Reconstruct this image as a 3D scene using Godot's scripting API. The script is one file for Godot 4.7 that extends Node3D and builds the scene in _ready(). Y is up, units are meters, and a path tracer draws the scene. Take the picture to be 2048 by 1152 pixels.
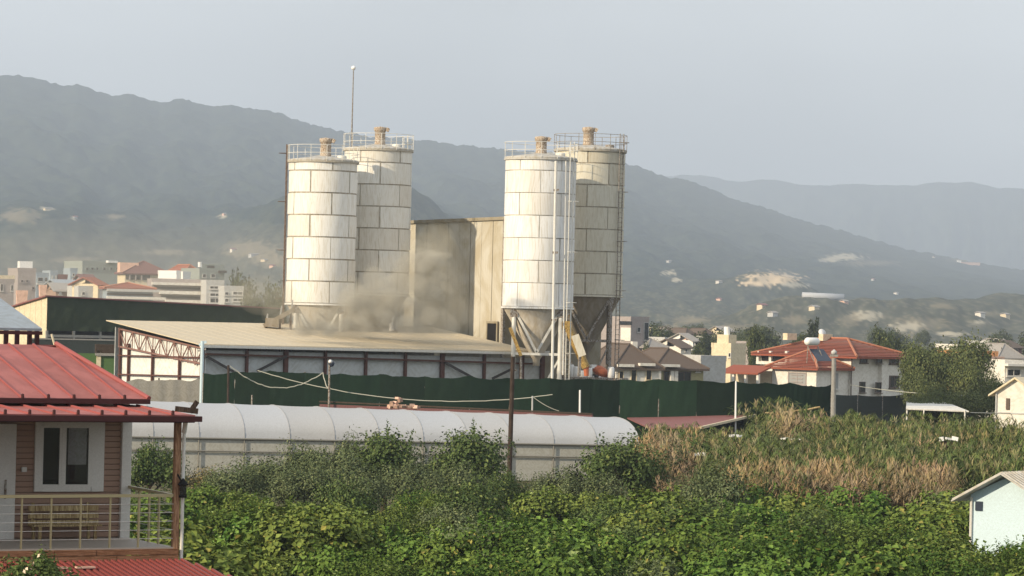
extends Node3D
# Concrete plant with four silos seen over an orchard, haze and mountains behind.

const F := 7000.0            # focal length in pixels of a picture 2048 wide
const EYE := Vector3(0, 9.0, 0)
const ROLL := 0.0236
const HORIZON := 625.0
var view_basis: Basis
var counts := {}
var rng := RandomNumberGenerator.new()
var M := {}

func _ready() -> void:
	rng.seed = 4711
	# ---- camera, sky, sun, exposure
	view_basis = Basis(Vector3.RIGHT, atan((HORIZON - 576.0) / F)) * Basis(Vector3(0, 0, 1), ROLL)
	var cam := Camera3D.new()
	cam.name = "camera"
	cam.fov = rad_to_deg(2.0 * atan(576.0 / F))
	cam.near = 0.5
	cam.far = 30000.0
	cam.transform = Transform3D(view_basis, EYE)
	add_child(cam)
	cam.current = true
	var env := Environment.new()
	env.background_mode = Environment.BG_SKY
	var sky := Sky.new()
	var pan := PanoramaSkyMaterial.new()
	pan.panorama = sky_picture()
	sky.sky_material = pan
	env.sky = sky
	env.tonemap_mode = Environment.TONE_MAPPER_LINEAR
	env.tonemap_exposure = 1.28
	env.fog_enabled = true
	env.fog_mode = Environment.FOG_MODE_EXPONENTIAL
	env.fog_density = 0.000175
	env.fog_light_color = Color(0.845, 0.905, 0.985)
	env.volumetric_fog_enabled = true
	env.volumetric_fog_density = 0.0
	env.sdfgi_enabled = true
	env.ssao_enabled = true
	env.ssil_enabled = true
	var we := WorldEnvironment.new()
	we.name = "environment"
	we.environment = env
	add_child(we)
	var sun := DirectionalLight3D.new()
	sun.name = "sun"
	sun.light_energy = 1.5
	sun.light_color = Color(1.0, 0.925, 0.80)
	sun.light_angular_distance = 0.6
	sun.shadow_enabled = true
	var az := deg_to_rad(35.0)
	var el := deg_to_rad(22.0)
	var to_sun := Vector3(-cos(az) * cos(el), sin(el), sin(az) * cos(el))
	sun.look_at_from_position(to_sun * 400.0, Vector3.ZERO, Vector3.UP)
	add_child(sun)
	# ---- the place, large things first
	make_materials()
	build_ground()
	build_mountains()
	build_silos()
	build_hall()
	build_shed()
	build_net_fence()
	build_greenhouse()
	build_warehouse()
	build_villa()
	build_near_house()
	build_right_houses()
	build_town()
	build_small_things()
	build_plants()
	build_dust()


# ------------------------------------------------------------------ sky
func sky_picture() -> ImageTexture:
	var w := 1024
	var h := 512
	var im := Image.create(w, h, false, Image.FORMAT_RGBF)
	var n := FastNoiseLite.new()
	n.seed = 5
	n.frequency = 1.0
	n.fractal_octaves = 5
	for j in h:
		var up := (0.5 - (j + 0.5) / h) * PI
		var y := sin(up)
		for i in w:
			var a := (i + 0.5) / w * TAU
			var d := Vector3(cos(a) * cos(up), y, sin(a) * cos(up))
			var t := clampf(y, 0.0, 1.0)
			var c := Color(0.494, 0.516, 0.538).lerp(Color(0.615, 0.648, 0.668), smoothstep(0.0, 0.13, t))
			c = c.lerp(Color(0.60, 0.64, 0.69), smoothstep(0.25, 1.0, t))
			var k := n.get_noise_3d(d.x * 2.6, d.y * 9.0, d.z * 2.6)
			var k2 := n.get_noise_3d(d.x * 7.0 + 9.0, d.y * 22.0, d.z * 7.0)
			var f := 1.0 + 0.40 * k * (1.0 - 0.4 * t) + 0.12 * k2
			c = c * f * 1.08
			if y < 0.0:
				c = Color(0.57, 0.606, 0.669).lerp(Color(0.16, 0.16, 0.14), smoothstep(0.0, 0.2, -y))
			im.set_pixel(i, j, Color(c.r, c.g, c.b))
	return ImageTexture.create_from_image(im)


# ------------------------------------------------------------------ tracing helpers
func ray(x: float, y: float) -> Vector3:
	return view_basis * Vector3((x - 1024.0) / F, -(y - 576.0) / F, -1.0)

# the point seen at (x, y) where one metre measures s pixels
func P(x: float, y: float, s: float) -> Vector3:
	var r := ray(x, y)
	return EYE + r * (F / s / -r.z)

func ground_at(x: float, y: float, s: float) -> Vector3:
	var p := P(x, y, s)
	p.y = 0.0
	return p

func plane_z(xf: Transform3D, x: float, y: float, z: float) -> Vector3:
	var inv := xf.affine_inverse()
	var o := inv * EYE
	var d := inv.basis * ray(x, y)
	return o + d * ((z - o.z) / d.z)

func plane_x(xf: Transform3D, x: float, y: float, lx: float) -> Vector3:
	var inv := xf.affine_inverse()
	var o := inv * EYE
	var d := inv.basis * ray(x, y)
	return o + d * ((lx - o.x) / d.x)

func plane_y(xf: Transform3D, x: float, y: float, ly: float) -> Vector3:
	var inv := xf.affine_inverse()
	var o := inv * EYE
	var d := inv.basis * ray(x, y)
	return o + d * ((ly - o.y) / d.y)

# level picture coordinates: x from the middle, e above the horizon
func level(x: float, y: float) -> Vector2:
	var dx := x - 1024.0
	var dy := y - 576.0
	return Vector2(dx * cos(ROLL) + dy * sin(ROLL), HORIZON - 576.0 - (-dx * sin(ROLL) + dy * cos(ROLL)))

func unlevel(v: Vector2) -> Vector2:
	var yy := HORIZON - 576.0 - v.y
	return Vector2(1024.0 + v.x * cos(ROLL) - yy * sin(ROLL), 576.0 + v.x * sin(ROLL) + yy * cos(ROLL))


# ------------------------------------------------------------------ nodes
func numbered(parent: Node, called: String) -> String:
	var key := str(parent.get_instance_id()) + called
	var n: int = counts.get(key, 0)
	counts[key] = n + 1
	return called if n == 0 else "%s_%03d" % [called, n]

func tag(o: Node, label := "", category := "", group := "", kind := "") -> void:
	if label: o.set_meta("label", label)
	if category: o.set_meta("category", category)
	if group: o.set_meta("group", group)
	if kind: o.set_meta("kind", kind)

func thing(called: String, label: String, category: String, at := Vector3.ZERO, turn := 0.0, group := "") -> Node3D:
	var o := Node3D.new()
	o.name = numbered(self, called)
	add_child(o)
	o.transform = Transform3D(Basis(Vector3.UP, turn), at)
	tag(o, label, category, group)
	return o

func put(parent: Node, called: String, mesh: Mesh, m: Material = null, at := Vector3.ZERO, turn := 0.0) -> MeshInstance3D:
	var o := MeshInstance3D.new()
	o.name = numbered(parent, called)
	o.mesh = mesh
	if m: o.material_override = m
	o.transform = Transform3D(Basis(Vector3.UP, turn), at)
	parent.add_child(o)
	return o

func copy(o: Node3D, at: Vector3, turn := 0.0, label := "", group := "") -> Node3D:
	var c: Node3D = o.duplicate()
	var plain := o.name.rstrip("0123456789").rstrip("_")
	c.name = numbered(self, plain)
	add_child(c)
	c.transform = Transform3D(Basis(Vector3.UP, turn), at)
	if label: c.set_meta("label", label)
	if group: c.set_meta("group", group)
	return c


# ------------------------------------------------------------------ shapes
func surf(smooth := false) -> SurfaceTool:
	var st := SurfaceTool.new()
	st.begin(Mesh.PRIMITIVE_TRIANGLES)
	st.set_smooth_group(0 if smooth else -1)
	return st

func done(st: SurfaceTool) -> ArrayMesh:
	st.generate_normals()
	return st.commit()

func tri(st: SurfaceTool, a: Vector3, b: Vector3, c: Vector3) -> void:   # counter-clockwise from outside
	st.add_vertex(a); st.add_vertex(c); st.add_vertex(b)

func quad(st: SurfaceTool, a: Vector3, b: Vector3, c: Vector3, d: Vector3) -> void:
	tri(st, a, b, c)
	tri(st, a, c, d)

func box(st: SurfaceTool, c: Vector3, s: Vector3, b := Basis.IDENTITY) -> void:
	var h := s * 0.5
	var p := []
	for i in 8:
		p.append(c + b * Vector3(h.x if i & 1 else -h.x, h.y if i & 2 else -h.y, h.z if i & 4 else -h.z))
	quad(st, p[4], p[5], p[7], p[6])
	quad(st, p[1], p[0], p[2], p[3])
	quad(st, p[5], p[1], p[3], p[7])
	quad(st, p[0], p[4], p[6], p[2])
	quad(st, p[6], p[7], p[3], p[2])
	quad(st, p[0], p[1], p[5], p[4])

# a box with its long edges cut
func bevel_box(st: SurfaceTool, c: Vector3, s: Vector3, r := 0.02) -> void:
	var h := s * 0.5
	var ring := []
	for k in [[h.x - r, h.z], [h.x, h.z - r], [h.x, -h.z + r], [h.x - r, -h.z], [-h.x + r, -h.z], [-h.x, -h.z + r], [-h.x, h.z - r], [-h.x + r, h.z]]:
		ring.append(Vector3(k[0], 0, k[1]))
	var up := Vector3(0, h.y, 0)
	for i in 8:
		var a: Vector3 = c + ring[i]
		var b: Vector3 = c + ring[(i + 1) % 8]
		quad(st, b - up, a - up, a + up, b + up)
		tri(st, c + up, b + up, a + up)
		tri(st, c - up, a - up, b - up)

func between(a: Vector3, b: Vector3) -> Basis:
	var y := (b - a).normalized()
	var x := y.cross(Vector3(0.31, 0.2, 0.93)).normalized()
	if absf(y.y) < 0.99:
		x = y.cross(Vector3.UP).normalized()
	return Basis(x, y, x.cross(y))

func bar(st: SurfaceTool, a: Vector3, b: Vector3, w: float, d := 0.0) -> void:
	box(st, (a + b) * 0.5, Vector3(d if d > 0.0 else w, a.distance_to(b), w), between(a, b))

func tube(st: SurfaceTool, a: Vector3, b: Vector3, r: float, r2 := -1.0, n := 8, caps := true) -> void:
	var q := between(a, b)
	var e := r if r2 < 0.0 else r2
	for i in n:
		var t := TAU * i / n
		var u := TAU * (i + 1) / n
		var p0 := q * Vector3(cos(t), 0, sin(t))
		var p1 := q * Vector3(cos(u), 0, sin(u))
		quad(st, a + p1 * r, a + p0 * r, b + p0 * e, b + p1 * e)
		if caps:
			tri(st, b, b + p1 * e, b + p0 * e)
			tri(st, a, a + p0 * r, a + p1 * r)

func lathe(st: SurfaceTool, profile: Array, n := 32, c := Vector3.ZERO, q := Basis.IDENTITY) -> void:
	for k in profile.size() - 1:
		var a: Vector2 = profile[k]
		var b: Vector2 = profile[k + 1]
		for i in n:
			var t := TAU * i / n
			var u := TAU * (i + 1) / n
			var p0 := Vector3(cos(t), 0, sin(t))
			var p1 := Vector3(cos(u), 0, sin(u))
			var va := c + q * (p1 * a.x + Vector3(0, a.y, 0))
			var vb := c + q * (p0 * a.x + Vector3(0, a.y, 0))
			var vc := c + q * (p0 * b.x + Vector3(0, b.y, 0))
			var vd := c + q * (p1 * b.x + Vector3(0, b.y, 0))
			if a.x > 0.001: tri(st, va, vb, vc)
			if b.x > 0.001: tri(st, va, vc, vd)

# a slab: a polygon (counter-clockwise from above) with thickness t downwards
func slab(st: SurfaceTool, pts: Array, t: Vector3) -> void:
	var n := pts.size()
	for i in range(1, n - 1):
		tri(st, pts[0], pts[i], pts[i + 1])
		tri(st, pts[0] - t, pts[i + 1] - t, pts[i] - t)
	for i in n:
		var a: Vector3 = pts[i]
		var b: Vector3 = pts[(i + 1) % n]
		quad(st, a - t, b - t, b, a)

func one_box(s: Vector3, c := Vector3.ZERO) -> ArrayMesh:
	var st := surf()
	box(st, c, s)
	return done(st)

func one_tube(a: Vector3, b: Vector3, r: float, r2 := -1.0, n := 8) -> ArrayMesh:
	var st := surf()
	tube(st, a, b, r, r2, n)
	return done(st)

func one_bar(a: Vector3, b: Vector3, w: float, d := 0.0) -> ArrayMesh:
	var st := surf()
	bar(st, a, b, w, d)
	return done(st)

func wire(a: Vector3, b: Vector3, sag: float, r: float, n := 14, wobble := 0.0) -> ArrayMesh:
	var st := surf()
	var last := a
	for i in range(1, n + 1):
		var t := float(i) / n
		var p := a.lerp(b, t) - Vector3(0, sag * 4.0 * t * (1.0 - t), 0)
		if wobble > 0.0 and i < n: p += Vector3(rng.randf_range(-1, 1), rng.randf_range(-1, 1), rng.randf_range(-1, 1)) * wobble
		tube(st, last, p, r, -1.0, 5, false)
		last = p
	return done(st)


# ------------------------------------------------------------------ materials
# the same paint, weathered a little differently from piece to piece
func weathered(m: StandardMaterial3D, n: int, amount: float) -> Array:
	var out := []
	for i in n:
		var c: StandardMaterial3D = m.duplicate()
		var f := 1.0 - amount * i / maxf(1.0, n - 1.0)
		c.albedo_color = Color(m.albedo_color.r * f, m.albedo_color.g * f * (1.0 - 0.004 * i), m.albedo_color.b * f * (1.0 - 0.010 * i))
		c.uv1_offset = Vector3(0.37 * i, 0.21 * i, 0.55 * i)
		out.append(c)
	return out

func paint(r: float, g: float, b: float, rough := 0.85, tex: Texture2D = null, size := 4.0) -> StandardMaterial3D:
	var m := StandardMaterial3D.new()
	m.albedo_color = Color(r, g, b).linear_to_srgb()
	m.roughness = rough
	m.metallic_specular = 0.35
	if tex:
		m.albedo_texture = tex
		m.uv1_triplanar = true
		m.uv1_world_triplanar = true
		m.uv1_scale = Vector3.ONE / size
	return m

func spotted(seed_: int, freq: float, stretch: float, dark: Color, light: Color, low := -0.45, high := 0.25, size := 256) -> ImageTexture:
	var n := FastNoiseLite.new()
	n.seed = seed_
	n.frequency = 1.0
	n.fractal_octaves = 4
	n.fractal_gain = 0.6
	var im := Image.create(size, size, false, Image.FORMAT_RGB8)
	var rx := freq / TAU
	var ry := freq * stretch / TAU
	for j in size:
		var b := TAU * j / size
		for i in size:
			var a := TAU * i / size
			# a torus in noise space keeps the edges seamless
			var v := n.get_noise_3d(cos(a) * rx + sin(b) * ry * 0.7, sin(a) * rx + cos(b) * ry * 0.7, sin(b) * ry + cos(a) * rx * 0.5)
			im.set_pixel(i, j, dark.lerp(light, smoothstep(low, high, v)))
	im.generate_mipmaps()
	return ImageTexture.create_from_image(im)

func make_materials() -> void:
	var w := Color.WHITE
	var grime := spotted(1, 10.0, 1.0, Color(0.91, 0.90, 0.88), w)
	var fine := spotted(2, 40.0, 1.0, Color(0.93, 0.925, 0.92), w, -0.4, 0.4)
	var streak := spotted(3, 34.0, 0.10, Color(0.91, 0.89, 0.85), w, -0.5, 0.1)
	var rusty := spotted(4, 14.0, 0.6, Color(0.55, 0.42, 0.30), w, -0.4, 0.2)
	var dusty := spotted(6, 7.0, 0.5, Color(0.90, 0.87, 0.81), w, -0.4, 0.35)
	var grain := spotted(7, 60.0, 0.06, Color(0.55, 0.48, 0.42), w, -0.4, 0.4)
	var grain_flat := spotted(7, 5.0, 14.0, Color(0.62, 0.55, 0.48), w, -0.4, 0.4)
	var faded := spotted(12, 9.0, 1.0, Color(0.88, 0.86, 0.855), w, -0.4, 0.4)
	var tile := spotted(8, 30.0, 1.0, Color(0.86, 0.83, 0.81), w, -0.4, 0.4)
	M.silo_white = paint(0.77, 0.765, 0.74, 0.55, streak, 3.1)
	M.silo_white_b = paint(0.74, 0.73, 0.69, 0.55, streak, 2.7)
	M.silo_white_c = paint(0.82, 0.82, 0.815, 0.5, streak, 4.4)
	M.silo_cream = paint(0.63, 0.60, 0.51, 0.7, streak, 2.3)
	M.silo_joint = paint(0.42, 0.39, 0.34, 0.9, dusty, 1.3)
	M.silo_joint_light = paint(0.50, 0.485, 0.455, 0.8, dusty, 1.7)
	M.hopper_grey = paint(0.54, 0.50, 0.44, 0.8, dusty, 2.0)
	M.hopper_dust = paint(0.28, 0.245, 0.20, 0.9, dusty, 2.0)
	M.steel_white = paint(0.70, 0.69, 0.65, 0.5, streak, 1.6)
	M.steel_grey = paint(0.36, 0.35, 0.33, 0.6, rusty, 1.1)
	M.steel_brown = paint(0.105, 0.045, 0.035, 0.7, grime, 1.0)
	M.steel_brown_pale = paint(0.20, 0.15, 0.12, 0.8, rusty, 1.0)
	M.steel_rose = paint(0.25, 0.14, 0.12, 0.7, grime, 1.0)
	M.steel_dark = paint(0.05, 0.045, 0.045, 0.6)
	M.vent = paint(0.56, 0.50, 0.42, 0.8, rusty, 0.9)
	M.hall = paint(0.50, 0.475, 0.41, 0.85, dusty, 7.0)
	M.hall_trim = paint(0.30, 0.27, 0.21, 0.85, dusty, 3.0)
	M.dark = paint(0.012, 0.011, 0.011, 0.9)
	M.shed_roof = paint(0.60, 0.52, 0.385, 0.75, fine, 6.0)
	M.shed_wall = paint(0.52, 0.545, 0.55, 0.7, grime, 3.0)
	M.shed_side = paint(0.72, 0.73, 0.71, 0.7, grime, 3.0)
	M.net = paint(0.006, 0.023, 0.011, 0.9, grime, 1.7)
	M.net_light = paint(0.014, 0.040, 0.020, 0.9, grime, 1.1)
	M.net_grey = paint(0.045, 0.055, 0.05, 0.9, grime, 1.3)
	M.net_old = paint(0.036, 0.050, 0.026, 0.95, grime, 2.3)
	M.tarp = paint(0.27, 0.26, 0.235, 0.9, grime, 1.5)
	M.film = paint(0.455, 0.47, 0.495, 0.45, fine, 2.2)
	M.film.backlight = Color(0.35, 0.34, 0.33)
	M.film_low = paint(0.43, 0.425, 0.385, 0.6, grime, 1.4)
	M.film_low.backlight = Color(0.2, 0.18, 0.15)
	M.hoop = paint(0.36, 0.36, 0.36, 0.6)
	M.pipe = paint(0.20, 0.19, 0.165, 0.6)
	M.red_roof = paint(0.40, 0.135, 0.12, 0.6, faded, 5.0)
	M.red_roof_old = paint(0.26, 0.065, 0.06, 0.6, grime, 0.7)
	M.red_dark = paint(0.055, 0.016, 0.016, 0.5)
	M.tile_orange = paint(0.30, 0.088, 0.052, 0.8, tile, 0.9)
	M.tile_ridge = paint(0.44, 0.19, 0.115, 0.8, tile, 0.5)
	M.plaster = paint(0.74, 0.71, 0.65, 0.85, grime, 3.7)
	M.plaster_grey = paint(0.50, 0.50, 0.49, 0.85, grime, 4.1)
	M.plaster_cream = paint(0.70, 0.60, 0.43, 0.85, grime, 3.3)
	M.plaster_mauve = paint(0.36, 0.315, 0.305, 0.85, grime, 3.0)
	M.plaster_pink = paint(0.70, 0.46, 0.36, 0.85, grime, 3.0)
	M.plaster_blue = paint(0.30, 0.36, 0.42, 0.85, grime, 3.0)
	M.plaster_green = paint(0.28, 0.315, 0.30, 0.85, grime, 3.0)
	M.plaster_olive = paint(0.36, 0.33, 0.19, 0.85, grime, 3.0)
	M.plaster_orange = paint(0.66, 0.34, 0.14, 0.85, grime, 3.0)
	M.sky_blue_wall = paint(0.58, 0.72, 0.79, 0.8, fine, 2.0)
	M.roof_brown = paint(0.135, 0.105, 0.085, 0.85, tile, 0.8)
	M.roof_maroon = paint(0.18, 0.085, 0.085, 0.8, tile, 1.4)
	M.roof_pink = paint(0.24, 0.105, 0.10, 0.75, grime, 1.6)
	M.roof_grey_blue = paint(0.30, 0.34, 0.38, 0.5, grime, 2.0)
	M.roof_flat = paint(0.33, 0.31, 0.29, 0.9, grime, 3.0)
	M.concrete = paint(0.30, 0.29, 0.27, 0.9, grime, 1.5)
	M.brick_brown = paint(0.36, 0.235, 0.175, 0.8, fine, 0.7)
	M.white_frame = paint(0.66, 0.64, 0.60, 0.5, fine, 1.0)
	M.wood = paint(0.54, 0.33, 0.20, 0.7, grain, 0.9)
	M.wood_flat = paint(0.38, 0.205, 0.115, 0.7, grain_flat, 1.1)
	M.seam = paint(0.30, 0.085, 0.08, 0.6)
	M.wood_pole = paint(0.085, 0.062, 0.05, 0.85, grain, 1.3)
	M.wood_pale = paint(0.64, 0.52, 0.28, 0.7, grain, 1.1)
	M.rail_yellow = paint(0.42, 0.36, 0.20, 0.45)
	M.floor_tile = paint(0.44, 0.38, 0.32, 0.6, fine, 0.5)
	M.glass = paint(0.018, 0.02, 0.022, 0.08)
	M.glass.metallic_specular = 0.6
	M.window_glass = paint(0.03, 0.035, 0.04, 0.05)
	M.window_glass.transparency = BaseMaterial3D.TRANSPARENCY_ALPHA
	M.window_glass.albedo_color.a = 0.22
	M.window_glass.metallic_specular = 0.6
	M.curtain = paint(0.33, 0.34, 0.34, 0.35, grime, 0.6)
	M.tank_white = paint(0.80, 0.79, 0.77, 0.35)
	M.solar = paint(0.04, 0.05, 0.075, 0.15)
	M.cable = paint(0.46, 0.45, 0.38, 0.7)
	M.cable_dark = paint(0.05, 0.05, 0.05, 0.7)
	M.orange = paint(0.50, 0.15, 0.07, 0.5, grime, 0.8)
	M.yellow = paint(0.50, 0.36, 0.12, 0.6, rusty, 0.8)
	M.bark = paint(0.10, 0.075, 0.055, 0.95, grain, 0.5)
	M.green_panel = paint(0.085, 0.16, 0.05, 0.7, grime, 1.0)
	M.ground = paint(0.11, 0.095, 0.055, 0.95, spotted(11, 9.0, 1.0, Color(0.62, 0.72, 0.52), Color(1, 0.96, 0.88), -0.4, 0.4), 23.0)
	var leaf := StandardMaterial3D.new()
	leaf.vertex_color_use_as_albedo = true
	leaf.roughness = 0.7
	leaf.metallic_specular = 0.15
	leaf.backlight = Color(0.30, 0.35, 0.12)
	M.leaf = leaf
	var hill := StandardMaterial3D.new()
	hill.vertex_color_use_as_albedo = true
	hill.roughness = 0.95
	hill.metallic_specular = 0.1
	M.hill = hill


# ------------------------------------------------------------------ ground and mountains
func build_ground() -> void:
	var st := surf()
	quad(st, Vector3(-3500, 0, 300), Vector3(3500, 0, 300), Vector3(3500, 0, -1450), Vector3(-3500, 0, -1450))
	var g := put(self, "ground", done(st), M.ground)
	tag(g, "flat dry farmland under the orchard and the town", "", "", "structure")

const NEAR_D := 1400.0
const RIDGE_D := 6200.0
var ridge := PackedVector2Array()
var hill_noise := FastNoiseLite.new()
var spur_noise := FastNoiseLite.new()

func ridge_line(points: Array) -> PackedVector2Array:
	var out := PackedVector2Array()
	for p in points:
		out.append(level(p[0], p[1]))
	return out

func along(line: PackedVector2Array, x: float) -> float:
	if x <= line[0].x: return line[0].y
	for i in line.size() - 1:
		if x <= line[i + 1].x:
			return lerpf(line[i].y, line[i + 1].y, (x - line[i].x) / (line[i + 1].x - line[i].x))
	return line[line.size() - 1].y

func bump(x: float, v: float, cx: float, cv: float, wx: float, wv: float) -> float:
	return exp(-pow((x - cx) / wx, 2.0) - pow((v - cv) / wv, 2.0))

# height of the near mountain: x is across (pixels from the middle), v runs from its foot to its crest
func mountain_height(x: float, v: float) -> float:
	var top := along(ridge, x) / F * RIDGE_D + 9.0
	var g := pow(clampf(v, 0.0, 1.0), 1.75)
	var crest := top + spur_noise.get_noise_2d(x * 9.0, 3.0) * 4.5 * smoothstep(0.93, 1.0, v)
	var h := crest * g
	var mid := 4.0 * clampf(v, 0, 1) * (1.0 - clampf(v, 0, 1))
	h *= 1.0 + mid * (0.15 * spur_noise.get_noise_2d(x * 0.7 + v * 300.0, v * 900.0) + 0.05 * spur_noise.get_noise_2d(x * 1.9 - v * 800.0, v * 2200.0 + 77.0))
	h += hill_noise.get_noise_2d(x * 1.2, v * 1300.0) * 2.4 * smoothstep(0.0, 0.08, v) * (1.0 - smoothstep(0.5, 0.8, v))
	h += 78.0 * bump(x, v, -300.0, 0.36, 210.0, 0.16)
	h += 16.0 * bump(x, v, 560.0, 0.10, 130.0, 0.05) + 17.0 * bump(x, v, 800.0, 0.12, 170.0, 0.06) + 22.0 * bump(x, v, 1010.0, 0.2, 160.0, 0.08)
	h += 22.0 * bump(x, v, 520.0, 0.30, 120.0, 0.05) + 20.0 * bump(x, v, -900.0, 0.35, 200.0, 0.1)
	if v > 1.0: h -= (v - 1.0) * top * 1.8
	return h

func mountain_point(x: float, v: float) -> Vector3:
	var d := lerpf(NEAR_D, RIDGE_D, v)
	return Vector3(x / F * d, mountain_height(x, v), -d)

# where the near mountain shows at a place of the picture
func mountain_at(px: float, py: float) -> Vector3:
	var l := level(px, py)
	var prev := -1e9
	for i in 500:
		var v := i / 500.0
		var d := lerpf(NEAR_D, RIDGE_D, v)
		var h := mountain_height(l.x, v)
		if (h - 9.0) / d * F >= l.y:
			return Vector3(l.x / F * d, h, -d)
	return mountain_point(l.x, 0.95)

# bare earth and clearings: middle x, y, half width, half height (in the picture), colour
var bare := [
	[1545, 558, 62, 15, 0], [1520, 566, 44, 7, 0], [1590, 570, 30, 6, 1], [1692, 514, 45, 7, 1], [1660, 520, 26, 5, 1], [1740, 526, 60, 6, 2],
	[40, 432, 50, 17, 2], [95, 418, 14, 4, 1], [145, 437, 9, 3, 1], [232, 434, 26, 5, 2], [500, 500, 60, 22, 2], [540, 520, 40, 16, 2], [445, 432, 9, 4, 1],
	[1338, 546, 18, 6, 1], [1352, 560, 10, 5, 1], [1730, 632, 40, 11, 1], [1700, 640, 26, 14, 2], [1838, 648, 62, 14, 2], [1815, 654, 40, 10, 1], [1885, 612, 24, 7, 2],
	[1935, 520, 40, 5, 2], [1380, 640, 40, 10, 2], [1465, 655, 40, 8, 2], [1960, 645, 20, 4, 1], [1975, 628, 30, 5, 2], [1590, 640, 26, 10, 2], [1905, 668, 34, 5, 1],
	[1330, 655, 30, 8, 2], [1520, 672, 60, 8, 2], [1790, 672, 60, 7, 2], [150, 520, 50, 8, 2], [330, 505, 60, 7, 2],
]

func grid_mesh(cols: int, rows: int, xs: Callable, vs: Callable, point: Callable, tint: Callable) -> ArrayMesh:
	var pos := PackedVector3Array()
	var col := PackedColorArray()
	var nor := PackedVector3Array()
	var idx := PackedInt32Array()
	for j in rows:
		var v: float = vs.call(float(j) / (rows - 1))
		for i in cols:
			var x: float = xs.call(float(i) / (cols - 1))
			var p: Vector3 = point.call(x, v)
			pos.append(p)
			col.append(tint.call(x, v, p))
	for j in rows:
		for i in cols:
			var a := pos[j * cols + mini(i + 1, cols - 1)] - pos[j * cols + maxi(i - 1, 0)]
			var b := pos[mini(j + 1, rows - 1) * cols + i] - pos[maxi(j - 1, 0) * cols + i]
			var n := a.cross(b).normalized()
			nor.append(n if n.y > 0 else -n)
	for j in rows - 1:
		for i in cols - 1:
			var k := j * cols + i
			idx.append_array([k, k + cols, k + 1, k + 1, k + cols, k + cols + 1])
	var arr := []
	arr.resize(Mesh.ARRAY_MAX)
	arr[Mesh.ARRAY_VERTEX] = pos
	arr[Mesh.ARRAY_NORMAL] = nor
	arr[Mesh.ARRAY_COLOR] = col
	arr[Mesh.ARRAY_INDEX] = idx
	var m := ArrayMesh.new()
	m.add_surface_from_arrays(Mesh.PRIMITIVE_TRIANGLES, arr)
	return m

func mountain_tint(x: float, v: float, p: Vector3) -> Color:
	var n := hill_noise.get_noise_2d(x * 2.2, v * 2600.0)
	var n2 := hill_noise.get_noise_2d(x * 7.0 + 300.0, v * 9000.0)
	var c := Color(0.022, 0.031, 0.024).lerp(Color(0.042, 0.052, 0.033), smoothstep(-0.4, 0.4, n + n2 * 0.6))
	var low := 1.0 - smoothstep(0.10, 0.42, v)
	c = c.lerp(Color(0.075, 0.079, 0.052), low * 0.7)
	c = c.lerp(Color(0.125, 0.12, 0.08), low * 0.7 * smoothstep(-0.15, 0.5, n + 0.3 * n2))
	c = c.lerp(Color(0.23, 0.20, 0.14), low * 0.45 * smoothstep(0.1, 0.5, n2))
	var e := (p.y - 9.0) / -p.z * F
	var at := unlevel(Vector2(x, e))
	for b in bare:
		var q := Vector2((at.x - b[0]) / b[2], (at.y - b[1]) / b[3])
		if absf(q.x) > 1.6 or absf(q.y) > 1.6: continue
		var k := 1.0 - smoothstep(0.55, 1.0, q.length() + 0.9 * n2)
		var soil := Color(0.62, 0.48, 0.31) if b[4] == 0 else Color(0.42, 0.37, 0.27) if b[4] == 1 else Color(0.22, 0.185, 0.12)
		c = c.lerp(soil, k * (0.95 if b[4] < 2 else 0.75))
	return c

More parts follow.
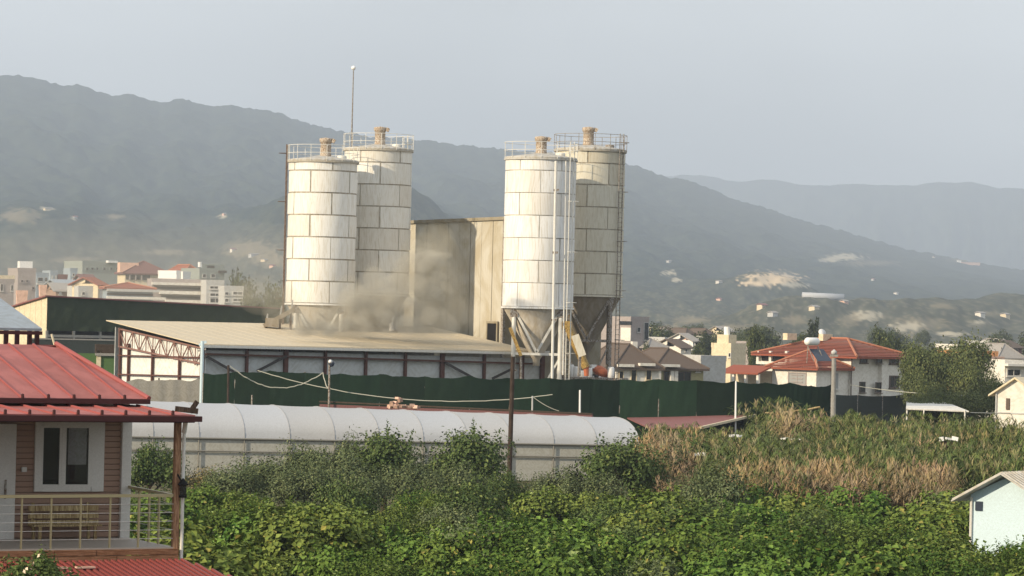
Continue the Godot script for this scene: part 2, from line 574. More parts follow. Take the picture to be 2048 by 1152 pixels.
func build_mountains() -> void:
	hill_noise.seed = 21
	hill_noise.frequency = 0.011
	hill_noise.fractal_octaves = 4
	spur_noise.seed = 33
	spur_noise.frequency = 0.006
	spur_noise.fractal_octaves = 5
	ridge = ridge_line([[-2700, 330], [-1800, 260], [-900, 200], [-500, 150], [-200, 165], [0, 150], [40, 149], [85, 160], [130, 172], [155, 168], [200, 185], [225, 190], [260, 187], [320, 205], [365, 196], [420, 212], [460, 210], [520, 218], [560, 226], [600, 242], [650, 255], [700, 265], [740, 273], [790, 275], [830, 279], [870, 282], [900, 288], [960, 293], [1005, 298], [1080, 303], [1170, 314], [1250, 326], [1280, 333], [1320, 350], [1380, 362], [1430, 380], [1480, 403], [1530, 415], [1600, 440], [1680, 460], [1750, 480], [1820, 500], [1870, 508], [1950, 525], [2048, 540], [2300, 585], [2900, 640]])
	var m := put(self, "mountain", grid_mesh(640, 300, func(t): return 1250.0 * (2.0 * t - 1.0) + 2600.0 * pow(2.0 * t - 1.0, 5.0), func(t): return lerpf(-0.01, 1.12, pow(t, 1.35)), mountain_point, mountain_tint), M.hill)
	tag(m, "long wooded mountain sloping down to the right with bare clearings", "", "", "structure")
	var far_ridge := ridge_line([[700, 300], [1000, 330], [1330, 349], [1360, 346], [1400, 347], [1440, 353], [1480, 362], [1520, 357], [1545, 355], [1570, 362], [1620, 369], [1700, 365], [1750, 366], [1820, 368], [1880, 361], [1950, 363], [2000, 373], [2048, 375], [2300, 400], [2900, 380]])
	var far_point := func(x: float, v: float) -> Vector3:
		var d := lerpf(7000.0, 11000.0, v)
		var top := along(far_ridge, x) / F * 11000.0 + 9.0
		var h := (top + spur_noise.get_noise_2d(x * 4.0, 900.0) * 5.0 * smoothstep(0.9, 1.0, v)) * pow(clampf(v, 0, 1), 1.3) + spur_noise.get_noise_2d(x * 1.5, v * 200.0 + 500.0) * 60.0 * v * maxf(0.0, 1.0 - v) * 4.0
		if v > 1.0: h -= (v - 1.0) * top * 2.0
		return Vector3(x / F * d, h, -d)
	var far_tint := func(x: float, v: float, _p: Vector3) -> Color:
		return Color(0.025, 0.034, 0.028).lerp(Color(0.05, 0.06, 0.04), smoothstep(-0.3, 0.4, hill_noise.get_noise_2d(x * 3.0, v * 900.0)))
	m = put(self, "far_mountain", grid_mesh(300, 60, func(t): return lerpf(-400.0, 1850.0, t), func(t): return t * 1.1, far_point, far_tint), M.hill)
	tag(m, "pale blue mountain range in the haze beyond the wooded one", "", "", "structure")


# ------------------------------------------------------------------ silos
# a curved steel plate, slightly bulged, standing between angles -half and half
func plate_mesh(r: float, h: float, half: float) -> ArrayMesh:
	var st := surf(true)
	var n := 6
	for i in n:
		var pts := []
		for k in [i, i + 1]:
			var t := lerpf(-half, half, float(k) / n)
			var u := t / half
			var rr := r + 0.045 * (1.0 - u * u)
			pts.append(Vector3(sin(t) * rr, 0, cos(t) * rr))
			pts.append(Vector3(sin(t) * (r - 0.05), 0, cos(t) * (r - 0.05)))
		var up := Vector3(0, h, 0)
		quad(st, pts[0], pts[2], pts[2] + up, pts[0] + up)
		st.set_smooth_group(1)
		quad(st, pts[0] + up, pts[2] + up, pts[3] + up, pts[1] + up)
		quad(st, pts[2], pts[0], pts[1], pts[3])
		if i == 0: quad(st, pts[1], pts[0], pts[0] + up, pts[1] + up)
		if i == n - 1: quad(st, pts[2], pts[3], pts[3] + up, pts[2] + up)
		st.set_smooth_group(0)
	return done(st)

func silo(label: String, base: Vector3, r: float, bottom: float, levels: Array, skin: Material, joint: Material, cone: Material, phase: float, vent_at: Vector3, vent_h: float, ladder_a: float, legs: Material, cone_drop: float, gap := 0.085, ladder_m: Material = null) -> Node3D:
	var o := thing("silo", label, "silo", base, 0.0, "cement silos of the concrete plant")
	var top: float = bottom
	var st := surf(true)
	for h in levels: top += h
	lathe(st, [Vector2(r - 0.03, bottom), Vector2(r - 0.03, top)], 48)
	put(o, "shell", done(st), joint)
	var skins := weathered(skin, 4, 0.045)
	var y := bottom
	var half := PI / 5.0 - gap * 0.5 / 2.3
	for k in levels.size():
		var h: float = levels[k]
		var mesh := plate_mesh(r, h - gap, half)
		for i in 5:
			put(o, "plate", mesh, skins[rng.randi() % 4], Vector3(0, y + gap * 0.5, 0), phase + TAU / 5.0 * i + (PI / 5.0 if k % 2 else 0.0) + rng.randf_range(-0.06, 0.06) * 0.2)
		y += h
	# roof deck, rim and guard rail
	st = surf()
	lathe(st, [Vector2(r + 0.07, top - 0.10), Vector2(r + 0.10, top + 0.03), Vector2(r + 0.02, top + 0.09), Vector2(0.0, top + 0.42)], 48)
	put(o, "roof", done(st), M.silo_joint_light)
	st = surf()
	lathe(st, [Vector2(r + 0.05, top - 0.16), Vector2(r + 0.13, top - 0.14), Vector2(r + 0.13, top - 0.06), Vector2(r + 0.05, top - 0.04)], 48)
	put(o, "rim", done(st), joint)
	var post := one_tube(Vector3(0, top - 0.08, 0), Vector3(0, top + 1.05, 0), 0.02, -1.0, 6)
	for i in 14:
		var a := TAU * i / 14.0 + phase
		put(o, "railing_post", post, legs, Vector3(sin(a), 0, cos(a)) * (r + 0.12))
	for hh in [0.5, 1.03]:
		st = surf()
		for i in 40:
			var a := TAU * i / 40.0
			var b := TAU * (i + 1) / 40.0
			tube(st, Vector3(sin(a), 0, cos(a)) * (r + 0.12) + Vector3(0, top + hh, 0), Vector3(sin(b), 0, cos(b)) * (r + 0.12) + Vector3(0, top + hh, 0), 0.018, -1.0, 5, false)
		put(o, "rail", done(st), legs)
	# filter vent with a lipped hood
	st = surf(true)
	lathe(st, [Vector2(0.36, 0.0), Vector2(0.38, 0.25), Vector2(0.36, 0.3), Vector2(0.36, vent_h - 0.3), Vector2(0.42, vent_h - 0.27), Vector2(0.45, vent_h - 0.05), Vector2(0.40, vent_h), Vector2(0.0, vent_h + 0.06)], 24)
	var v := put(o, "filter_vent", done(st), M.vent, vent_at + Vector3(0, top + 0.2, 0))
	st = surf()
	box(st, Vector3(0.5, vent_h - 0.16, 0.0), Vector3(0.22, 0.26, 0.5), Basis(Vector3(0, 0, 1), -0.5))
	put(v, "hood", done(st), M.vent)
	# manhole and a small motor on the deck
	st = surf()
	lathe(st, [Vector2(0.32, 0.0), Vector2(0.32, 0.22), Vector2(0.27, 0.28), Vector2(0.0, 0.30)], 14)
	put(o, "manhole", done(st), legs, Vector3(r * 0.55, top + 0.12, 0.4))
	# hopper
	var low := bottom - cone_drop
	st = surf(true)
	lathe(st, [Vector2(0.22, low - 0.4), Vector2(0.24, low), Vector2(r - 0.06, bottom - 0.12), Vector2(r - 0.04, bottom + 0.02)], 40)
	put(o, "hopper", done(st), cone)
	st = surf()
	lathe(st, [Vector2(r + 0.0, bottom - 0.14), Vector2(r + 0.11, bottom - 0.12), Vector2(r + 0.11, bottom - 0.02), Vector2(r + 0.0, bottom)], 48)
	put(o, "base_ring", done(st), skin)
	# four legs with struts reaching up to the base ring
	for i in 4:
		var a := phase * 0.0 + PI / 4.0 + PI / 2.0 * i
		var b := a + PI / 2.0
		var pa := Vector3(sin(a), 0, cos(a)) * (r - 0.15)
		var pb := Vector3(sin(b), 0, cos(b)) * (r - 0.15)
		put(o, "leg", one_tube(pa, pa + Vector3(0, bottom - 0.55, 0), 0.15, -1.0, 10), legs)
		put(o, "strut", one_bar(pa + Vector3(0, bottom - 0.15, 0), pa.lerp(pb, 0.5) + Vector3(0, bottom - 3.0, 0), 0.16), legs)
		put(o, "strut", one_bar(pb + Vector3(0, bottom - 0.15, 0), pa.lerp(pb, 0.5) + Vector3(0, bottom - 3.0, 0), 0.16), legs)
		put(o, "crossbar", one_bar(pa + Vector3(0, bottom - 3.1, 0), pb + Vector3(0, bottom - 3.1, 0), 0.16), legs)
		put(o, "strut", one_bar(pa + Vector3(0, 0.4, 0), pb + Vector3(0, bottom - 3.3, 0), 0.12), legs)
		put(o, "gusset_plate", one_box(Vector3(0.5, 0.55, 0.3), pa + Vector3(0, bottom - 0.4, 0)), M.steel_grey)
	# ladder with a cage
	var dir := Vector3(sin(ladder_a), 0, cos(ladder_a))
	var side := Vector3(cos(ladder_a), 0, -sin(ladder_a))
	var lm: Material = ladder_m if ladder_m else legs
	var lad := Node3D.new()
	lad.name = "ladder"
	o.add_child(lad)
	for s in [-1.0, 1.0]:
		put(lad, "stile", one_tube(dir * (r + 0.2) + side * s * 0.22 + Vector3(0, 1.2, 0), dir * (r + 0.2) + side * s * 0.22 + Vector3(0, top + 1.1, 0), 0.035, -1.0, 6), lm)
	st = surf()
	for k in int((top - 1.2) / 0.33):
		tube(st, dir * (r + 0.2) + side * -0.22 + Vector3(0, 1.4 + k * 0.33, 0), dir * (r + 0.2) + side * 0.22 + Vector3(0, 1.4 + k * 0.33, 0), 0.015, -1.0, 4, false)
	put(lad, "rungs", done(st), lm)
	for k in 5:
		st = surf()
		var cy := bottom - 3.0 + k * (top - bottom + 3.5) / 4.0
		for i in 8:
			var a := lerpf(-PI * 0.5, PI * 0.5, i / 8.0)
			var b := lerpf(-PI * 0.5, PI * 0.5, (i + 1) / 8.0)
			tube(st, dir * (r + 0.2 + cos(a) * 0.55) + side * sin(a) * 0.36 + Vector3(0, cy, 0), dir * (r + 0.2 + cos(b) * 0.55) + side * sin(b) * 0.36 + Vector3(0, cy, 0), 0.02, -1.0, 4, false)
		put(lad, "cage_hoop", done(st), lm)
	return o

func build_silos() -> void:
	var pa := P(640, 607, 29.6)
	var r1 := 1.485
	silo("rust-streaked white silo with brown plate joints, in front at the dusty west pair", Vector3(pa.x, 0, pa.z), 2.30, pa.y, [r1, r1, r1, r1, r1, r1, 0.70], M.silo_white, M.silo_joint, M.hopper_grey, -0.30, Vector3(0.15, 0, 0.1), 1.35, -PI / 2.0 - 0.1, M.steel_white, 3.6, 0.095, M.steel_brown_pale)
	var pb := P(750, 588, 29.0)
	silo("taller dull white silo half hidden by dust, standing behind the rust-streaked one", Vector3(pb.x, 0, pb.z), 2.31, pb.y, [1.5, 1.5, 1.5, 1.5, 1.5, 1.5, 0.95], M.silo_white_b, M.silo_joint, M.hopper_grey, 0.12, Vector3(0.1, 0, 0.1), 1.35, PI * 0.75, M.steel_white, 3.6)
	var pc := P(1075, 614, 30.2)
	silo("cleanest bright white silo with white pipe and ladder down its front", Vector3(pc.x, 0, pc.z), 2.32, pc.y, [1.57, 1.48, 1.48, 1.48, 1.48, 1.48, 0.85], M.silo_white_c, M.silo_joint_light, M.hopper_grey, 0.0, Vector3(0.0, 0, 0.1), 1.25, 0.95, M.steel_white, 3.5, 0.06)
	var pd := P(1174, 590, 29.4)
	silo("cream dust-stained silo with brown hopper behind the bright white one", Vector3(pd.x, 0, pd.z), 2.36, pd.y, [1.44, 1.5, 1.5, 1.5, 1.5, 1.45, 0.95], M.silo_cream, M.silo_joint, M.hopper_dust, 0.55, Vector3(-0.15, 0, 0.1), 1.35, 0.95, M.steel_grey, 4.0)
	# the long white fill pipe in front of the bright silo
	var o := thing("fill_pipe", "long white vertical fill pipe clamped to the bright white silo", "pipe", ground_at(1105, 760, 30.9))
	var inv := o.transform.affine_inverse()
	put(o, "pipe", one_tube(inv * P(1104, 765, 30.9), inv * P(1112, 322, 30.9), 0.095, -1.0, 10), M.steel_white)
	for y in [380, 505, 640]:
		put(o, "clamp", one_box(Vector3(0.36, 0.14, 0.4), inv * P(lerpf(1112, 1104, (y - 322) / 443.0), y, 30.9) - Vector3(-0.05, 0, 0.12)), M.steel_grey)
	o = thing("thin_pipe", "pair of thin white pipes right of the long fill pipe", "pipe", ground_at(1128, 760, 30.85))
	inv = o.transform.affine_inverse()
	put(o, "pipe", one_tube(inv * P(1126, 750, 30.85), inv * P(1132, 322, 30.85), 0.05, -1.0, 8), M.steel_white)
	put(o, "pipe", one_tube(inv * P(1140, 740, 30.8), inv * P(1146, 330, 30.8), 0.04, -1.0, 8), M.steel_white)
	# screw conveyor below the cream silo
	o = thing("screw_conveyor", "dusty yellow screw conveyor slanting down between the two eastern silos", "conveyor", ground_at(1165, 760, 30.3))
	inv = o.transform.affine_inverse()
	put(o, "tube", one_tube(inv * P(1132, 648, 30.4), inv * P(1172, 735, 30.4), 0.27, -1.0, 12), M.yellow)
	put(o, "motor", one_box(Vector3(0.6, 0.5, 0.5), inv * P(1134, 650, 30.4)), M.yellow)
	put(o, "chute", one_bar(inv * P(1150, 670, 30.6), inv * P(1165, 712, 30.6), 0.5, 0.3), M.silo_cream)
	put(o, "outlet", one_tube(inv * P(1172, 733, 30.4), inv * P(1173, 752, 30.4), 0.2, 0.16, 10), M.orange)
	for k in [[1128, 660, 1126, 750], [1160, 705, 1158, 752]]:
		put(o, "support", one_bar(inv * P(k[0], k[1], 30.6), inv * P(k[2], k[3], 30.6), 0.16), M.steel_grey)
	# the mixer on its loading platform at the foot of the silos
	var deck := P(1196, 757, 29.9).y
	var pg := ground_at(1185, 757, 29.9)
	o = thing("loading_platform", "dusty concrete loading platform at the foot of the eastern silos", "platform", pg)
	put(o, "slab", one_box(Vector3(4.6, deck, 3.0), Vector3(0, deck / 2, 0)), M.hopper_dust)
	put(o, "edge", one_box(Vector3(4.7, 0.14, 0.12), Vector3(0, deck + 0.02, 1.5)), M.steel_grey)
	o = thing("mixer", "small orange and white concrete mixer under the cream silo", "mixer", pg + Vector3(0.55, deck, 0.3), 0.35)
	o.scale = Vector3.ONE * 0.72
	var st := surf(true)
	lathe(st, [Vector2(0.0, -0.75), Vector2(0.35, -0.7), Vector2(0.52, -0.15), Vector2(0.52, 0.25), Vector2(0.28, 0.8), Vector2(0.26, 0.85), Vector2(0.0, 0.7)], 20, Vector3(0, 0.62, 0), Basis(Vector3(0, 0, 1), 1.1))
	put(o, "drum", done(st), M.orange)
	put(o, "motor_box", one_box(Vector3(0.45, 0.5, 0.5), Vector3(0.75, 0.5, 0)), M.orange)
	put(o, "frame", one_bar(Vector3(-0.9, 0.18, 0), Vector3(1.0, 0.18, 0), 0.14, 0.6), M.tank_white)
	put(o, "hopper", one_box(Vector3(0.5, 0.34, 0.5), Vector3(-0.8, 1.12, 0)), M.tank_white)
	for x in [-0.6, 0.7]:
		for z in [-0.4, 0.4]:
			st = surf(true)
			lathe(st, [Vector2(0.0, -0.07), Vector2(0.2, -0.07), Vector2(0.2, 0.07), Vector2(0.0, 0.07)], 14, Vector3(x, 0.2, z), Basis(Vector3.RIGHT, PI / 2.0))
			put(o, "wheel", done(st), M.steel_dark)
	# drums and sacks beside it
	var names := [[1152, 733, 0.20, "white plastic drum behind the screw conveyor's foot"], [1166, 741, 0.26, "squat white tub left of the orange mixer"], [1143, 729, 0.17, "slim white barrel behind the silo pipes"], [1222, 734, 0.22, "white drum right of the orange mixer"], [1180, 736, 0.16, "small white can close left of the orange mixer"]]
	for k in names:
		var hgt := P(k[0], k[1], 30.0).y - deck
		var q := P(k[0], k[1], 30.0) - Vector3(0, hgt, 0)
		o = thing("drum", k[3], "drum", q)
		st = surf(true)
		lathe(st, [Vector2(0.0, 0.0), Vector2(k[2], 0.0), Vector2(k[2] * 1.05, hgt * 0.5), Vector2(k[2], hgt - 0.08), Vector2(k[2] * 0.85, hgt), Vector2(0.0, hgt)], 16)
		put(o, "body", done(st), M.tank_white)
		st = surf()
		lathe(st, [Vector2(0.0, hgt), Vector2(k[2] * 0.4, hgt), Vector2(k[2] * 0.4, hgt + 0.06), Vector2(0.0, hgt + 0.06)], 12)
		put(o, "lid", done(st), M.steel_grey)
	# odds and ends round the west pair
	o = thing("gas_bottle", "white bottle with thin neck standing on the shed roof's far edge", "bottle", P(783, 662, 30.45))
	st = surf(true)
	lathe(st, [Vector2(0, 0), Vector2(0.16, 0.0), Vector2(0.18, 0.1), Vector2(0.18, 0.42), Vector2(0.08, 0.55), Vector2(0, 0.56)], 14)
	put(o, "body", done(st), M.tank_white)
	put(o, "neck", one_tube(Vector3(0.05, 0.5, 0), Vector3(0.12, 0.95, 0), 0.045, -1.0, 6), M.tank_white)
	o = thing("feed_conveyor", "dusty pinkish feed conveyor frame beside the first silo's foot", "conveyor", ground_at(560, 650, 29.9))
	inv = o.transform.affine_inverse()
	put(o, "belt", one_bar(inv * P(528, 652, 30.0), inv * P(590, 618, 30.0), 0.28, 0.8), M.hopper_dust)
	put(o, "hopper", one_box(Vector3(0.9, 0.6, 0.9), inv * P(545, 645, 30.0)), M.hopper_dust)
	for k in [[532, 650], [560, 634], [582, 622]]:
		var t := inv * P(k[0], k[1], 30.0)
		put(o, "support", one_bar(Vector3(t.x, 0, t.z), t, 0.14), M.steel_brown_pale)
		put(o, "post", one_bar(t, t + Vector3(0.1, 0.75, 0), 0.08), M.plaster_grey)
	o = thing("rusty_ramp", "orange rusty chute leaning under the bright white silo", "chute", ground_at(1035, 700, 30.6))
	inv = o.transform.affine_inverse()
	put(o, "chute", one_bar(inv * P(1020, 655, 30.6), inv * P(1042, 712, 30.6), 0.22, 0.3), M.yellow)
	put(o, "support", one_bar(inv * P(1042, 710, 30.6), inv * P(1042, 760, 30.6), 0.12), M.steel_grey)
	# mast with an aviation lamp
	o = thing("mast", "tall thin lightning mast with a pale ball on top, behind the silos", "mast", ground_at(703, 640, 28.6))
	inv = o.transform.affine_inverse()
	put(o, "pole", one_tube(Vector3.ZERO, inv * P(704, 250, 28.6), 0.08, 0.055, 8), M.steel_grey)
	put(o, "pole_top", one_tube(inv * P(704, 250, 28.6), inv * P(707, 140, 28.6), 0.05, 0.035, 8), M.steel_grey)
	st = surf(true)
	lathe(st, [Vector2(0, -0.17), Vector2(0.13, -0.1), Vector2(0.17, 0), Vector2(0.13, 0.1), Vector2(0, 0.17)], 12, inv * P(707, 136, 28.6))
	put(o, "ball", done(st), M.tank_white)


# ------------------------------------------------------------------ tall hall between the silo pairs
func build_hall() -> void:
	var right := P(1004, 690, 29.35)
	var left := P(806, 690, 28.35)
	right.y = 0; left.y = 0
	var along_v := right - left
	var turn := atan2(-along_v.z, along_v.x)
	var o := thing("plant_hall", "tall dusty cream sheet-metal hall between the two silo pairs", "building", left, turn)
	var w := along_v.length()
	var xf := o.transform
	var hl := plane_z(xf, 822, 446, 0).y
	var hr := plane_z(xf, 1004, 438, 0).y
	var d := 9.0
	# core just behind the sheets
	var st := surf()
	slab(st, [Vector3(0.05, hl - 0.1, -0.08), Vector3(w - 0.05, hr - 0.1, -0.08), Vector3(w - 0.05, hr - 0.1, -d), Vector3(0.05, hl - 0.1, -d)], Vector3(0, minf(hl, hr) - 0.2, 0))
	put(o, "wall", done(st), M.hall_trim)
	# upright cladding sheets with ribs
	var n := 9
	for i in n:
		var x0 := w * i / n
		var x1 := w * (i + 1) / n - 0.03
		st = surf()
		var z := 0.012 * (i % 2)
		var ribs := 5
		for k in ribs:
			var a := lerpf(x0, x1, float(k) / ribs)
			var b := lerpf(x0, x1, (k + 0.72) / ribs)
			var c := lerpf(x0, x1, (k + 0.80) / ribs)
			var e := lerpf(x0, x1, (k + 0.94) / ribs)
			var f := lerpf(x0, x1, (k + 1.0) / ribs)
			var xs := [a, b, c, e, f]
			var zs := [z, z, z + 0.009, z + 0.009, z]
			for q in 4:
				var y0 := lerpf(hl, hr, xs[q] / w)
				var y1 := lerpf(hl, hr, xs[q + 1] / w)
				var low := 0.0
				quad(st, Vector3(xs[q], low, zs[q]), Vector3(xs[q + 1], low, zs[q + 1]), Vector3(xs[q + 1], y1, zs[q + 1]), Vector3(xs[q], y0, zs[q]))
		put(o, "wall_sheet", done(st), M.hall)
	put(o, "roof_edge", one_bar(Vector3(-0.1, hl + 0.05, 0.06), Vector3(w + 0.1, hr + 0.05, 0.06), 0.22), M.hall_trim)
	st = surf()
	slab(st, [Vector3(-0.1, hl + 0.1, 0.05), Vector3(w + 0.1, hr + 0.1, 0.05), Vector3(w + 0.1, hr + 0.1, -d), Vector3(-0.1, hl + 0.1, -d)], Vector3(0, 0.12, 0))
	put(o, "roof", done(st), M.hall_trim)
	put(o, "corner_trim", one_box(Vector3(0.22, hr, 0.22), Vector3(w + 0.02, hr * 0.5, -0.02)), M.steel_grey)
	var a0 := plane_z(xf, 975, 695, 0.1)
	var a1 := plane_z(xf, 994, 647, 0.1)
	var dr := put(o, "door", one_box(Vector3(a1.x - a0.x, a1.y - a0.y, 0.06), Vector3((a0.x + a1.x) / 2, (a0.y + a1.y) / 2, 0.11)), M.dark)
	put(dr, "door_frame", one_box(Vector3(a1.x - a0.x + 0.24, 0.14, 0.12), Vector3((a0.x + a1.x) / 2, a1.y + 0.07, 0.11)), M.hall_trim)
	for x in [a0.x - 0.06, a1.x + 0.06]:
		put(dr, "door_frame", one_box(Vector3(0.12, a1.y - a0.y, 0.12), Vector3(x, (a0.y + a1.y) / 2, 0.11)), M.hall_trim)


# ------------------------------------------------------------------ open shed with the pale mono-pitch roof
func build_shed() -> void:
	var c := ground_at(405, 800, 31.9)
	var o := thing("shed", "long open shed with pale sloping metal roof below the silos", "shed", c, deg_to_rad(33.0))
	var xf := o.transform
	# front wall plane z = 0, side wall plane x = 0
	var fl := plane_z(xf, 405, 694, 0)
	var fr := plane_z(xf, 1088, 712, 0)
	var bl := plane_x(xf, 240, 655, 0.0)
	var w := fr.x
	var depth := -bl.z
	print("shed w ", w, " depth ", depth, " eave ", fl.y, " ", fr.y, " back ", bl.y)
	# roof sheets: front edge, back edge
	var e0 := plane_z(xf, 398, 688, 0.5)
	var e1 := plane_z(xf, 1078, 703, 0.5)
	var b0 := plane_x(xf, 212, 640, -0.5)
	var back_z := b0.z
	var b1 := Vector3(plane_z(xf, 862, 671, back_z).x, b0.y, back_z)
	var e2 := plane_z(xf, 1090, 701, -0.6)
	var n := 24
	for i in n:
		var t0 := float(i) / n
		var t1 := float(i + 1) / n
		var f0 := e0.lerp(e1, t0)
		var f1 := e0.lerp(e1, t1)
		var g0 := b0.lerp(b1, t0)
		var g1 := b0.lerp(b1, t1)
		var st := surf()
		var lift := Vector3(0, 0.002 * (i % 2), 0)
		slab(st, [f0 + lift, f1 + lift, g1 + lift, g0 + lift], Vector3(0, 0.06, 0))
		bar(st, f0 + lift + Vector3(0.03, -0.008, 0), g0 + lift + Vector3(0.03, -0.008, 0), 0.03)
		put(o, "roof_sheet", done(st), M.shed_roof)
	put(o, "gutter", one_bar(e0 + Vector3(0.1, -0.14, 0.0), e1 + Vector3(0, -0.14, 0.0), 0.16), M.steel_white)
	put(o, "end_fascia", one_bar(e1 + Vector3(0.0, -0.12, -0.3), e2 + Vector3(0.3, -0.1, 0), 0.14), M.steel_white)
	# inner back wall of sheets so that the front shows pale panels
	var xs := [405, 495, 573, 652, 733, 812, 886, 970, 1045, 1086]
	var pts := []
	for x in xs:
		pts.append(plane_z(xf, x, lerpf(694, 708, (x - 405) / 681.0), 0).x)
	for i in xs.size() - 1:
		var st := surf()
		var y1 := lerpf(fl.y, fr.y, (pts[i] + pts[i + 1]) * 0.5 / w) - 0.18
		var gap := 0.02
		box(st, Vector3((pts[i] + pts[i + 1]) * 0.5, y1 * 0.5 + 0.3, -0.22 - 0.015 * (i % 2)), Vector3(pts[i + 1] - pts[i] - gap, y1 - 0.6, 0.06))
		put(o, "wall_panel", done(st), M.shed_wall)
	for i in xs.size():
		var h := lerpf(fl.y, fr.y, pts[i] / w)
		var thick := 0.28 if xs[i] in [573, 886, 1045, 1086] else 0.16
		put(o, "post", one_box(Vector3(thick, h, 0.2), Vector3(pts[i], h * 0.5, -0.05)), M.steel_brown)
	var g1 := plane_z(xf, 410, 705, 0.08)
	put(o, "girt", one_bar(Vector3(0.1, plane_z(xf, 415, 708, 0.08).y, 0.08), Vector3(w - 0.1, plane_z(xf, 1080, 728, 0.08).y, 0.08), 0.12), M.steel_brown)
	for k in [[412, 712, 470, 745], [573, 712, 515, 742], [890, 725, 945, 755], [1030, 735, 985, 757]]:
		put(o, "brace", one_bar(plane_z(xf, k[0], k[1], 0.12), plane_z(xf, k[2], k[3], 0.12), 0.14), M.steel_dark)
	# sunny side wall with its lattice girder
	var side := [0.0]
	for x in [360, 306, 258, 241]:
		side.append(plane_x(xf, x, 720, 0.0).z)
	for i in 4:
		var z0: float = side[i]
		var z1: float = side[i + 1]
		var h0 := lerpf(fl.y, bl.y, z0 / bl.z) - 0.12
		var h1 := lerpf(fl.y, bl.y, z1 / bl.z) - 0.12
		var st := surf()
		slab(st, [Vector3(0.10, 0.2, z0), Vector3(0.10, 0.2, z1 + 0.02), Vector3(0.10, h1, z1 + 0.02), Vector3(0.10, h0, z0)], Vector3(-0.06, 0, 0))
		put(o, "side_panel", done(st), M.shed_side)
	for i in 5:
		var z0: float = side[i]
		var h := lerpf(fl.y, bl.y, z0 / bl.z)
		put(o, "post", one_box(Vector3(0.14, h - (0.0 if i in [0, 4] else 0.9), 0.14), Vector3(-0.04, (h - (0.0 if i in [0, 4] else 0.9)) * 0.5, z0)), M.steel_brown)
	for y in [712.0, 750.0]:
		put(o, "girt", one_bar(Vector3(-0.08, plane_x(xf, 402, y + 3, -0.08).y, -0.05), Vector3(-0.08, plane_x(xf, 243, y - 1, -0.08).y, bl.z), 0.09), M.steel_brown)
	var top0 := Vector3(-0.06, fl.y - 0.08, -0.02)
	var top1 := Vector3(-0.06, bl.y - 0.08, bl.z)
	var drop := Vector3(0, -1.15, 0)
	var st := surf()
	bar(st, top0, top1, 0.10)
	bar(st, top0 + drop * 0.85, top1 + drop, 0.10)
	put(o, "girder_chord", done(st), M.steel_rose)
	var k := 12
	for i in k:
		var a := top0.lerp(top1, float(i) / k)
		var b := top0.lerp(top1, float(i + 1) / k)
		put(o, "girder_web", one_bar(a + (drop if i % 2 else Vector3.ZERO), b + (Vector3.ZERO if i % 2 else drop), 0.06), M.steel_rose)
		put(o, "girder_web", one_bar(b, b + drop, 0.05), M.steel_rose)
	# back wall, closing the space
	st = surf()
	box(st, Vector3(b1.x * 0.5, b0.y * 0.5 - 0.2, back_z + 0.4), Vector3(b1.x, b0.y - 0.5, 0.08))
	put(o, "back_wall", done(st), M.shed_wall)
	# pale blue corner pole in front of the shed
	var q := thing("corner_pole", "pale blue steel pole at the corner of the open shed", "pole", ground_at(403, 800, 32.4))
	var inv := q.transform.affine_inverse()
	put(q, "pole", one_tube(Vector3.ZERO, inv * P(405, 682, 32.4), 0.12, 0.11, 10), M.sky_blue_wall)
	put(q, "bracket", one_bar(inv * P(398, 690, 32.4), inv * P(413, 683, 32.4), 0.14), M.sky_blue_wall)
	put(q, "bracket", one_bar(inv * P(396, 702, 32.4), inv * P(412, 698, 32.4), 0.1), M.steel_grey)
	# rippled grey tarpaulin below the sunny side wall
	q = thing("tarpaulin", "rippled grey tarpaulin hung in front of the sunny side wall", "tarpaulin", ground_at(322, 800, 32.0))
	inv = q.transform.affine_inverse()
	st = surf(true)
	var cols := 40
	for i in cols:
		var pp := []
		for kk in [i, i + 1]:
			var t := float(kk) / cols
			var px := lerpf(236, 402, t)
			var ytop := 757.0 + 5.0 * absf(sin(t * PI * 3.0 + 0.4)) + 2.0 * sin(t * 23.0)
			pp.append(inv * P(px, ytop, 32.05 + 0.004 * sin(t * 40.0)))
			pp.append(inv * P(px, 830, 32.05 + 0.003 * sin(t * 31.0)))
		quad(st, pp[1], pp[3], pp[2], pp[0])
	put(q, "sheet", done(st), M.tarp)
	for x in [240, 318, 398]:
		put(q, "stake", one_tube(inv * ground_at(x, 800, 32.0), inv * P(x, 756, 32.0), 0.05, -1.0, 6), M.wood_pole)


